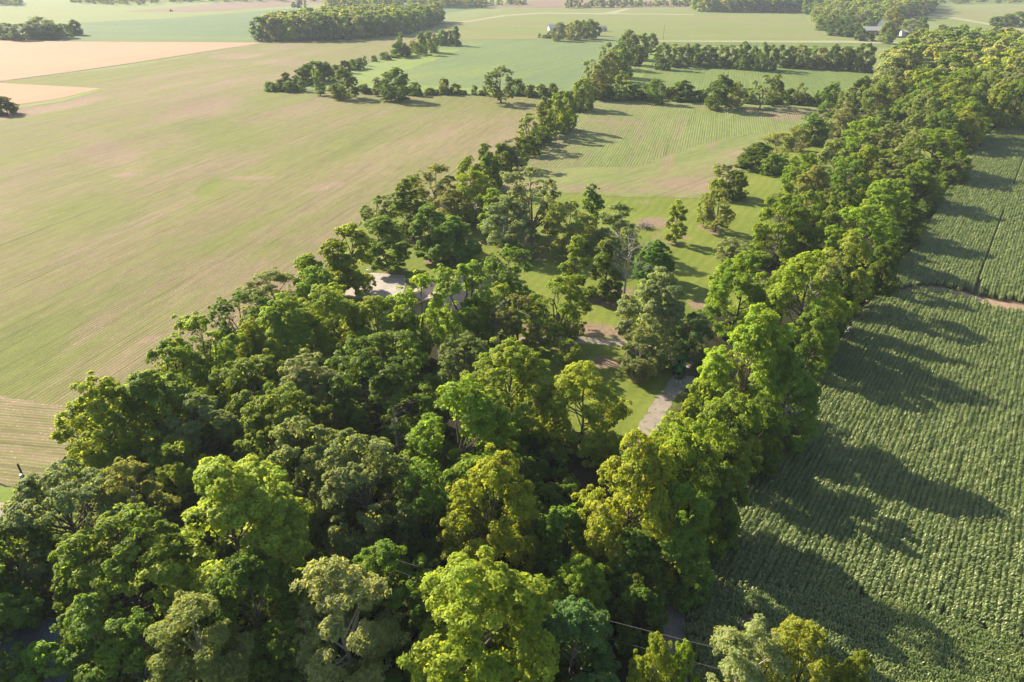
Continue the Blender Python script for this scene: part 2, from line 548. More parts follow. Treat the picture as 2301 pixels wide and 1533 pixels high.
# property lawn and wood floor
lawn_poly = px_poly([(-300, 1700), (-300, 1120), (60, 1102), (175, 1010), (330, 890), (480, 770), (640, 690), (700, 640), (790, 520), (900, 450), (1060, 428),
                     (1160, 385), (1250, 425), (1420, 436), (1590, 440), (1685, 375), (1700, 335), (1790, 300), (1870, 262), (1950, 215),
                     (2100, 215), (2240, 285), (2200, 300), (2070, 490), (1960, 650), (1880, 790), (1700, 1050), (1560, 1300), (1500, 1533), (1500, 1750)])
lawn_blobs = [
    ('soil', 1480, 540, 3.0, 10, -10, 0.55), ('soil', 1475, 500, 6.0, 5.0, 0, 0.9), ('soil', 1450, 455, 5, 2.5, -15, 0.55),
    ('soil', 1530, 533, 2.6, 1.2, -8, 1.2), ('soil', 1597, 514, 3.2, 1.4, -8, 1.1),
    ('soil', 1330, 740, 6.5, 3.2, -10, 0.9), ('soil', 1250, 730, 4, 2.0, 20, 1.0), ('soil', 1400, 750, 5, 3.0, 0, 0.8),
    ('soil', 1360, 815, 3.6, 2.2, -10, 0.9), ('soil', 1440, 828, 2.6, 1.0, 0, 1.1), ('soil', 1350, 680, 6, 1.6, -25, 0.9),
    ('soil', 1400, 655, 3, 3.0, 0, 0.8), ('soil', 1590, 690, 2.4, 4, 60, 1.2), ('soil', 1600, 720, 3, 4, 60, 0.8), ('soil', 1520, 790, 4.0, 3.0, 0, 0.8),
    ('soil', 1560, 850, 2.4, 2.6, 0, 1.0), ('soil', 1500, 720, 5.0, 4.0, 0, 0.8), ('soil', 1110, 545, 5, 1.5, 0, 0.9), ('soil', 1190, 575, 7, 2, -10, 0.8),
    ('soil', 770, 640, 3.4, 2.0, 60, 0.8), ('soil', 1210, 735, 5, 1.8, 0, 0.8), ('soil', 500, 880, 4, 3, 0, 0.9),
    ('soil', 1520, 460, 3, 2, 0, 0.3), ('soil', 1700, 505, 10, 4, -20, 0.3),
    ('litter_shade', 900, 1250, 28, 14, 20, 1.0), ('litter_shade', 300, 1200, 26, 26, 20, 1.0), ('litter_shade', 900, 1000, 10, 10, 0, 1.0),
    ('litter_shade', 1180, 1080, 14, 8, 0, 1.0), ('litter_shade', 1230, 1250, 14, 10, 0, 1.0), ('litter_shade', 1300, 1450, 20, 8, 0, 1.0), ('litter_shade', 1480, 1200, 12, 26, -40, 1.0), ('litter_shade', 1740, 800, 11, 30, -36, 1.0),
    ('litter_shade', 1950, 480, 18, 70, -36, 1.0), ('litter_shade', 2100, 260, 40, 40, -36, 1.0), ('litter_shade', 600, 950, 18, 16, 50, 1.0),
    ('litter_shade', 850, 800, 14, 10, 0, 0.9), ('litter_shade', 1020, 480, 13, 12, 0, 0.9), ('litter_shade', 1700, 600, 8, 10, -36, 0.8)]
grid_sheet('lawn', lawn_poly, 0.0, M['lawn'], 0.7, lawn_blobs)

# big seedling field on the left
f1 = px_poly([(-900, 905), (175, 920), (182, 1005), (330, 890), (480, 770), (640, 690), (700, 640), (790, 520), (900, 450), (1060, 428), (1130, 388),
              (1165, 352), (1200, 320), (1240, 285), (1292, 240), (1190, 219), (600, 206), (690, 172), (800, 143), (870, 125), (940, 105), (1030, 88), (1000, 76),
              (905, 84), (780, 92), (585, 96), (300, 150), (0, 183), (0, 184), (-400, 215), (-900, 330)])
f1_blobs = [
    ('soil', 90, 240, 26, 14, 74, 0.9), ('soil', 30, 252, 30, 12, 74, 0.8), ('soil', 450, 245, 12, 26, -4, 0.5), ('soil', 270, 145, 30, 5, 70, 1.0), ('soil', 530, 126, 16, 16, 60, 0.8),
    ('soil', 640, 141, 14, 20, 60, 0.6), ('soil', 700, 560, 7, 26, 74, 0.2), ('soil', 1100, 300, 40, 22, 74, 0.26), ('soil', 900, 270, 20, 60, 74, 0.14),
    ('soil', 100, 910, 6, 16, -8, 0.2), ('soil', 240, 340, 8, 40, 40, 0.25), ('soil', 283, 393, 3.2, 1.6, 0, 1.3), ('soil', 730, 420, 2.2, 5.0, -40, 0.9),
    ('soil', 340, 760, 1.0, 1.0, 0, 1.0), ('soil', 560, 400, 6, 2, 0, 0.7), ('soil', 200, 745, 1.5, 8, 0, 0.35), ('soil', 600, 630, 10, 40, 74, 0.16),
    ('lush', 470, 420, 2.5, 9, 10, 0.9), ('lush', 500, 300, 12, 40, 40, 0.35), ('lush', 200, 480, 12, 20, 60, 0.25), ('lush', 640, 215, 14, 40, -5, 0.3),
    ('lush', 60, 860, 10, 26, 30, 0.35), ('lush', 100, 200, 60, 50, 60, 0.25), ('lush', 650, 560, 5, 20, 74, 0.3)]
grid_sheet('seedling_field', f1, 0.03, M['seedling'], 2.0, f1_blobs)
sheet('field_headland', rough_edge(px_poly([(-900, 1100), (-30, 1088), (60, 1098), (185, 1003), (178, 918), (0, 890), (-900, 890)]), 1.2, 0.5), 0.06, M['seed_head'])
sheet('wheat_field', px_poly([(-900, 45), (0, 88), (110, 93), (582, 96), (300, 139), (0, 180), (-900, 290)]), 0.06, M['wheat'])
sheet('lower_wheat_field', px_poly([(-900, 140), (0, 187), (100, 192), (225, 199), (130, 222), (0, 240), (-900, 380)]), 0.06, M['wheat'])
sheet('green_strip', px_poly([(-900, 400), (0, 245), (130, 225), (228, 200), (236, 201), (140, 229), (0, 250), (-900, 420)]), 0.09, M['verge'])
sheet('field_track', px_poly([(-100, 193), (0, 179), (150, 160), (300, 138), (580, 96), (588, 97), (305, 141), (150, 163.5), (0, 183), (-100, 197)]), 0.09, M['soil'])

sheet('blue_green_field', rough_edge(px_poly([(690, 203), (1292, 220), (1330, 180), (1385, 130), (1440, 86), (1035, 91), (940, 108), (800, 146)]), 20, 1.0), 0.05, M['blue_crop'])
sheet('lush_field_edge', rough_edge(px_poly([(690, 200), (1300, 218), (1310, 206), (1010, 196), (830, 186), (1000, 128), (1035, 112), (960, 112), (800, 150)]), 10, 1.5), 0.09,
      field_mat('lush_edge', (0.12, 0.17, 0.03), (0.155, 0.195, 0.04), (0.13, 0.17, 0.06), (0.13, 0.18, 0.07), 60, 1.5, 0.1, 0.6))
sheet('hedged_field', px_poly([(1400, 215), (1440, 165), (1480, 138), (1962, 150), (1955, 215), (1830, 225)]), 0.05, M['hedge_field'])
rows_blobs = [('soil', 1395, 275, 3.0, 16, 74, 0.5), ('soil', 1440, 300, 22, 3, 74, 0.25), ('soil', 1525, 285, 20, 3, 74, 0.4), ('soil', 1700, 246, 40, 4, -8, 0.45),
              ('soil', 1780, 262, 14, 10, 0, 0.6), ('soil', 1600, 240, 50, 2.5, -8, 0.4)]
grid_sheet('row_crop_field', px_poly([(1160, 385), (1200, 350), (1245, 300), (1310, 228), (1870, 246), (1840, 290), (1640, 310), (1500, 350), (1430, 378), (1160, 386)]), 0.03, M['rows'], 1.2, rows_blobs)
grid_sheet('row_crop_headland', rough_edge(px_poly([(1070, 430), (1160, 378), (1430, 376), (1500, 348), (1640, 308), (1850, 282), (1800, 305), (1700, 330), (1680, 370), (1600, 446), (1420, 443), (1240, 432)]), 6, 0.4),
           0.045, M['rows_head'], 1.2,
           [('soil', 1500, 365, 12, 2.2, 74, 0.45), ('soil', 1600, 320, 14, 2, 74, 0.55), ('soil', 1560, 415, 16, 7, -20, 0.5), ('soil', 1300, 422, 30, 2, -8, 0.4),
            ('soil', 1660, 345, 8, 6, 0, 0.4), ('lush', 1300, 395, 25, 6, -8, 0.3), ('soil', 1280, 395, 3, 10, 74, 0.3)])
sheet('grass_track', px_poly([(1470, 138), (1452, 165), (1430, 190), (1415, 205), (1400, 220), (1310, 228), (1330, 215), (1390, 190), (1430, 160), (1455, 135), (1478, 100), (1485, 100), (1480, 130)]), 0.1, M['verge'])

# far fields
sheet('far_soil_field', px_poly([(280, 26), (540, 4), (900, -8), (900, 3), (720, 8), (560, 20), (440, 27)]), 0.0, M['far_soil'])
sheet('far_blue_field', px_poly([(-500, 78), (0, 78), (110, 92), (585, 96), (600, 78), (640, 62), (720, 42), (1000, 30), (1100, 14), (900, 18), (640, 20), (400, 40), (100, 55), (-400, 50)]), 0.0, M['far_blue'])
sheet('far_green_field', px_poly([(985, 74), (1035, 90), (1440, 85), (1480, 100), (1830, 98), (1960, 95), (1830, 62), (1800, 31), (1400, 19), (1150, 20), (1000, 52)]), 0.0, M['far_green'])
sheet('far_crop_field', px_poly([(1480, 102), (2000, 106), (2000, 98), (1480, 95)]), 0.03, M['hedge_field'])
sheet('far_brown_field', px_poly([(1060, 16), (1270, 18), (1560, 16), (1560, 2), (1240, -2), (1150, 5)]), 0.0, M['far_soil'])
sheet('far_right_field', px_poly([(2030, 30), (2301, 13), (2700, -5), (2700, 100), (2301, 70), (2150, 60), (2070, 45)]), 0.0, M['far_green'])
sheet('far_road', px_poly([(1480, 94), (1900, 97), (2240, 104), (2240, 99), (1900, 92), (1480, 91.5)]), 0.12, M['far_track'])
sheet('far_lane', px_poly([(1350, 33), (1385, 30), (1420, 19), (1408, 19), (1375, 26), (1335, 33)]), 0.04, M['far_track'])
sheet('far_field_path', px_poly([(1000, 52), (1050, 50), (1140, 36), (1220, 31), (1560, 34), (1560, 32), (1220, 28.5), (1130, 34), (1050, 47.5), (1000, 50)]), 0.06, M['far_track'])
sheet('far_right_track', px_poly([(2080, 26), (2150, 40), (2280, 62), (2301, 68), (2330, 74), (2330, 78), (2270, 65), (2150, 44), (2075, 29)]), 0.04, M['far_track'])

# corn ground and lanes
CORN_L = [(1545, 1540), (1538, 1400), (1548, 1310), (1600, 1180), (1680, 1050), (1765, 935), (1840, 830), (1905, 735), (1945, 690), (1985, 640), (2045, 560), (2115, 450), (2160, 380), (2215, 310), (2240, 283)]
corn_poly = px_poly(CORN_L + [(2900, 283), (2900, 1533)]) + [(60, 30), (27, 34)]
corn_poly = [(x, y) for x, y in corn_poly]
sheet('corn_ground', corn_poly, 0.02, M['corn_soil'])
lane_r = CORN_L
lane_l = [(1460, 1620), (1470, 1500), (1480, 1400), (1500, 1310), (1560, 1180), (1640, 1050), (1725, 935), (1800, 830), (1870, 735), (1915, 690)]
sheet('farm_lane', rough_edge(px_poly([(1600, 1620)] + lane_r[:9] + lane_l[::-1]), 3, 0.15), 0.05, M['lane'])
sheet('white_gravel_patch', rough_edge(px_poly([(1880, 752), (1902, 722), (1928, 715), (1945, 725), (1936, 745), (1900, 752)]), 0.8, 0.15), 0.075, M['white_gravel'])
PATH = [(1945, 672), (1990, 664), (2060, 650), (2110, 651), (2180, 668), (2240, 685), (2301, 694), (2420, 712)]
sheet('corn_path', px_poly([(x, y - 7) for x, y in PATH] + [(x, y + 7) for x, y in PATH[::-1]]), 0.06, M['soil'])
sheet('gravel_drive', rough_edge(px_poly([(1400, 1010), (1435, 955), (1467, 905), (1498, 865), (1512, 842), (1562, 848), (1552, 868), (1520, 890), (1490, 940), (1462, 1010)]), 0.9, 0.16), 0.03, M['gravel'])
sheet('gravel_track', rough_edge(px_poly([(1060, 775), (1180, 757), (1290, 755), (1400, 764), (1480, 780), (1560, 815), (1550, 830), (1470, 800), (1390, 778), (1280, 770), (1180, 772), (1060, 795)]), 1.5, 0.15), 0.03, M['gravel'])
sheet('concrete_pad', px_poly([(775, 668), (778, 648), (800, 628), (818, 616), (835, 613), (910, 619), (912, 640), (905, 662), (840, 674)]), 0.05, M['pad'])
sheet('road', px_poly([(-260, 1120), (0, 1128), (60, 1135), (60, 1165), (0, 1168), (-260, 1170)]), 0.05, M['asphalt'])
sheet('road_verge', rough_edge(px_poly([(-260, 1085), (0, 1096), (70, 1100), (70, 1134), (0, 1128), (-260, 1120)]), 2, 0.2), 0.075, M['verge'])

# ------------------------------------------------------------------ tree kit
def unit(v):
    return v / (np.linalg.norm(v, axis=-1, keepdims=True) + 1e-9)


def leaves(P, N, L, W, rng, fold=0.25, droop=0.0):
    """kite-shaped leaf sprays at points P facing N"""
    n = len(P)
    T = unit(np.cross(N, rng.normal(size=(n, 3))))
    if droop:
        T = unit(T * (1 - droop) + np.array([0, 0, -1.0]) * droop + 1e-6)
    B = unit(np.cross(N, T))
    s = rng.uniform(0.65, 1.35, (n, 1))
    L_, W_ = L * s, W * s
    N2 = unit(np.cross(T, B))
    v0 = P - T * L_ * 0.5
    v1 = P + B * W_ * 0.5 + N2 * W_ * fold
    v2 = P + T * L_ * 0.5
    v3 = P - B * W_ * 0.5 + N2 * W_ * fold
    V = np.stack([v0, v1, v2, v3], 1).reshape(-1, 3)
    Q = np.arange(n * 4).reshape(n, 4)
    return V, Q


ENV = {
    'round': lambda t: np.sqrt(np.clip(1 - (2 * t - 0.85) ** 2 / 1.35, 0, 1)),
    'dome': lambda t: np.sqrt(np.clip(1 - t ** 2.2, 0, 1)) * (0.8 + 0.2 * np.minimum(1, t * 4)),
    'egg': lambda t: np.interp(t, [0, .15, .4, .65, .85, 1.0], [.80, .95, 1.0, .86, .55, .12]),
    'tall': lambda t: np.sqrt(np.clip(1 - (2 * t - 0.9) ** 2 / 1.25, 0, 1)) * (1 - 0.25 * t),
    'cone': lambda t: np.clip(1.02 - t, 0, 1) ** 0.8,
    'vase': lambda t: np.clip(0.3 + 0.9 * t, 0, 1) * np.sqrt(np.clip(1 - (np.clip(t - 0.55, 0, 1) / 0.47) ** 2, 0, 1)),
    'wall': lambda t: np.where(t < 0.6, 0.92, 0.92 * np.sqrt(np.clip(1 - ((t - 0.6) / 0.42) ** 2, 0, 1))),
}


def make_tree(seed, H, R, zb, env, lobes, clumps, lpc, L, W, lobe_r=0.36, clump_r=0.75, droop=0.0, up=0.45, inner=0.12,
              trunk_r=0.26, bark='bark', fork=0.62, limb_r=0.075, rough_out=0.8, stems=1, shell=0.62):
    rng = np.random.default_rng(seed)
    e = ENV[env]
    t = (np.arange(lobes) + rng.uniform(0, 1, lobes)) / lobes
    t = 0.02 + 0.87 * t ** 1.12
    rng.shuffle(t)
    ang = np.arange(lobes) * 2.39996 + rng.uniform(-.5, .5, lobes)
    rr = e(t) * R * (1 - lobe_r * 0.8) * rng.uniform(shell, 1.05, lobes)
    z = zb + t * (H - zb)
    LC = np.stack([rr * np.cos(ang), rr * np.sin(ang), z - lobe_r * R * 0.35], 1)
    LC = np.vstack([LC, [[0, 0, H - lobe_r * R * 0.9]]])
    lr = R * lobe_r * rng.uniform(0.6, 1.35, len(LC))
    # clump centres on the lobes
    ncl = len(LC) * clumps
    d = rng.normal(size=(ncl, 3))
    li = np.repeat(np.arange(len(LC)), clumps)
    outw = LC[li] - np.array([0, 0, zb + (H - zb) * 0.35])
    outw = unit(outw)
    d = unit(unit(d) + outw * 0.75 + np.array([0, 0, 0.3]))
    CC = LC[li] + d * (lr[li] * (rng.uniform(1 - rough_out * 0.35, 1.12, ncl) + 0.35 * rough_out * (rng.random(ncl) < 0.12)))[:, None] * np.array([1, 1, 0.95])
    CC[:, 2] = np.maximum(CC[:, 2], zb * 0.8 + 0.2)
    cr = clump_r * rng.uniform(0.6, 1.35, ncl)
    nl = ncl * lpc
    ci = np.repeat(np.arange(ncl), lpc)
    d2 = unit(unit(rng.normal(size=(nl, 3))) + d[ci] * 0.55 + np.array([0, 0, 0.35]))
    P = CC[ci] + d2 * (cr[ci] * rng.uniform(0.35, 1.05, nl) ** 0.6)[:, None] * np.array([1.15, 1.15, 0.8])
    N = unit(d2 * 0.6 + d[ci] * 0.35 + np.array([0, 0, up]) + rng.normal(size=(nl, 3)) * 0.5)
    V, Q = leaves(P, N, L, W, rng, droop=droop)
    ni = int(nl * inner)
    if ni:
        k = rng.integers(0, len(LC), ni)
        Pi = LC[k] + unit(rng.normal(size=(ni, 3))) * (lr[k] * rng.uniform(0.1, 0.85, ni))[:, None]
        Vi, Qi = leaves(Pi, unit(rng.normal(size=(ni, 3)) + [0, 0, 0.5]), L * 1.25, W * 1.4, rng)
        Q = np.vstack([Q, Qi + len(V)]); V = np.vstack([V, Vi])
    crown = mesh_np('crown', V, Q, M['leaf'])
    mb = MB()
    for s in range(stems):
        off = np.array([0, 0, 0.]) if stems == 1 else np.array([math.cos(s * 2.4) * 0.7, math.sin(s * 2.4) * 0.7, 0])
        zt = zb + (H - zb) * 0.62
        kn = [off + np.array([0, 0, -0.3]), off + np.array([0, 0, 0.4]), off * 1.6 + np.array([rng.normal() * .15, rng.normal() * .15, zb * 0.6 + 0.6]),
              off * 2.5 + np.array([rng.normal() * .3, rng.normal() * .3, zb + (H - zb) * 0.3]), off * 3 + np.array([rng.normal() * .4, rng.normal() * .4, zt])]
        q = trunk_r / math.sqrt(stems)
        mb.tube(kn, [q * 1.45, q, q * 0.85, q * 0.6, q * 0.25], 7)
    for i in range(len(LC)):
        a = np.array([0, 0, zb * 0.55 + (LC[i][2] - zb * 0.55) * fork])
        mid = a * 0.45 + LC[i] * 0.55 + np.array([0, 0, -0.35]) + rng.normal(size=3) * 0.2
        if i % 2 and i < len(LC) - 1:
            continue
        lim = [a, mid, LC[i]]
        mb.tube(lim, [limb_r * 1.4, limb_r, limb_r * 0.4], 5, False)
        for k in range(3):
            tip = CC[i * clumps + k % clumps]
            mb.tube([mid * 0.4 + LC[i] * 0.6, tip], [limb_r * 0.5, limb_r * 0.15], 4, False)
    tr = mb.mesh('trunk', M[bark])
    return dict(crown=crown, trunk=tr, H=H, R=R, zc=zb + (H - zb) * 0.52)


KIT = {}


def kit(name, n, **kw):
    KIT[name] = [make_tree(seed=hash_id(name) + i * 17, **kw) for i in range(n)]


def hash_id(s):
    return sum(ord(c) * (i + 3) for i, c in enumerate(s)) % 9973


kit('billow', 4, H=15, R=6.0, zb=1.2, env='egg', lobes=30, clumps=18, lpc=84, L=0.29, W=0.20, lobe_r=0.30, clump_r=0.50, rough_out=0.9)
kit('dome', 3, H=15, R=6.0, zb=1.2, env='egg', lobes=64, clumps=12, lpc=54, L=0.29, W=0.21, lobe_r=0.20, clump_r=0.42, rough_out=0.2, shell=0.9)
kit('feather', 3, H=14, R=4.6, zb=2.2, env='tall', lobes=28, clumps=22, lpc=44, L=0.36, W=0.13, lobe_r=0.25, clump_r=0.45, droop=0.2, inner=0.02, bark='pale_bark', rough_out=1.5)
kit('open', 4, H=14, R=5.6, zb=2.6, env='round', lobes=22, clumps=17, lpc=46, L=0.35, W=0.21, lobe_r=0.27, clump_r=0.46, inner=0.02, trunk_r=0.3, limb_r=0.11, rough_out=1.2, fork=0.15)
kit('upright', 3, H=14, R=3.2, zb=1.5, env='tall', lobes=22, clumps=14, lpc=46, L=0.34, W=0.22, lobe_r=0.33, clump_r=0.40, trunk_r=0.2, limb_r=0.06)
kit('dense', 3, H=11, R=5.0, zb=0.6, env='dome', lobes=26, clumps=18, lpc=46, L=0.40, W=0.28, lobe_r=0.27, clump_r=0.46, inner=0.15)
kit('cone', 2, H=13, R=3.6, zb=1.0, env='cone', lobes=26, clumps=14, lpc=44, L=0.34, W=0.22, lobe_r=0.30, clump_r=0.40)
kit('wall', 4, H=15, R=5.6, zb=0.4, env='wall', lobes=34, clumps=18, lpc=70, L=0.31, W=0.21, lobe_r=0.26, clump_r=0.50, inner=0.1, rough_out=1.0)
kit('shrub', 3, H=4.5, R=3.2, zb=0.2, env='dome', lobes=14, clumps=12, lpc=40, L=0.34, W=0.23, lobe_r=0.34, clump_r=0.36, trunk_r=0.08, limb_r=0.04)
kit('willow', 2, H=13, R=6.0, zb=1.8, env='dome', lobes=28, clumps=20, lpc=40, L=0.46, W=0.15, lobe_r=0.25, clump_r=0.5, droop=0.5, inner=0.05, bark='pale_bark', rough_out=1.2)

# tones are the leaf colour of a kind of tree
TONE = {
    'yg': (0.203, 0.268, 0.029), 'bright': (0.251, 0.300, 0.036), 'gold': (0.300, 0.300, 0.049), 'green': (0.114, 0.186, 0.029), 'vivid': (0.089, 0.203, 0.026),
    'dark': (0.065, 0.114, 0.026), 'blue': (0.170, 0.227, 0.106), 'grey': (0.186, 0.211, 0.097), 'olive': (0.194, 0.211, 0.065), 'pale': (0.324, 0.332, 0.170),
    'brown': (0.170, 0.154, 0.056), 'bluegreen': (0.073, 0.154, 0.052)}
_m = (0.175, 0.235, 0.028)
TONE = {k: tuple(0.62 * a + 0.38 * m for a, m in zip(v, _m)) for k, v in TONE.items()}
TONE = {k: tuple(c * 1.22 for c in v) for k, v in TONE.items()}
TONE = {k: (v[0] * 1.0, v[1] * 0.93, v[2] * 1.35) for k, v in TONE.items()}
TONE['gold'] = (0.235, 0.262, 0.05)
TONE['pale'] = (0.30, 0.31, 0.16)
TONE['blue'] = (0.20, 0.245, 0.105)
TONE['dark'] = (0.120, 0.165, 0.030)
TWORD = {'yg': 'yellow-green', 'bright': 'bright yellow-green', 'gold': 'golden green', 'green': 'mid green', 'vivid': 'vivid green', 'dark': 'dark green',
         'blue': 'pale blue-green', 'grey': 'grey-green', 'olive': 'olive green', 'pale': 'pale silvery', 'brown': 'brownish green', 'bluegreen': 'deep bluish green'}
FWORD = {'billow': 'billowing', 'dome': 'domed', 'feather': 'feathery', 'open': 'open-limbed', 'upright': 'slender', 'dense': 'dense',
         'cone': 'conical', 'wall': 'full-skirted', 'shrub': 'rounded', 'willow': 'drooping'}
SIZES = {}
LABELS = {}
TREES = []


def plant(x, y, h, w, form, tone, label, group, name=None, low=False):
    k = KIT[form][rnd.randrange(len(KIT[form]))]
    cat = 'shrub' if (form == 'shrub') else 'tree'
    name = name or {'shrub': 'shrub', 'cone': 'conical_tree', 'feather': 'feathery_tree', 'willow': 'willow_tree'}.get(form, 'broadleaf_tree')
    root = empty(name, x, y, 0, rnd.uniform(0, 6.283))
    sxy = w / 2 / k['R']
    root.scale = (sxy * rnd.uniform(0.95, 1.05), sxy * rnd.uniform(0.95, 1.05), h / k['H'])
    tag(root, label, cat, group)
    c = link(bpy.data.objects.new('crown', k['crown']), root)
    b = TONE[tone]
    j = [rnd.uniform(0.80, 1.0) if i == 0 else rnd.uniform(0.88, 1.12) for i in range(3)]
    v = rnd.uniform(0.88, 1.14)
    c.color = (b[0] * j[0] * v, b[1] * v, b[2] * j[2] * v, 1)
    link(bpy.data.objects.new('trunk', k['trunk']), root)
    TREES.append((x, y, w / 2, h))
    return root


def tree_px(cx, cy, wpx, h, form, tone, label, group='trees around the house', fz=None, grow=1.1):
    """a tree whose crown centre shows at photo pixel (cx, cy), crown wpx wide, h metres tall"""
    h = h * (1.12 if group == B_ else 1.0)
    z = h * (fz if fz is not None else {'shrub': 0.5, 'dense': 0.5, 'wall': 0.62, 'cone': 0.48, 'dome': 0.6}.get(form, 0.64))
    x, y = G(cx, cy, z)
    w = (1.08 if group in (B_, H_) else 1.2 if group == W_ else grow) * wpx / ppm(x, y, z)
    return plant(x, y, h, w, form, tone, label, group)


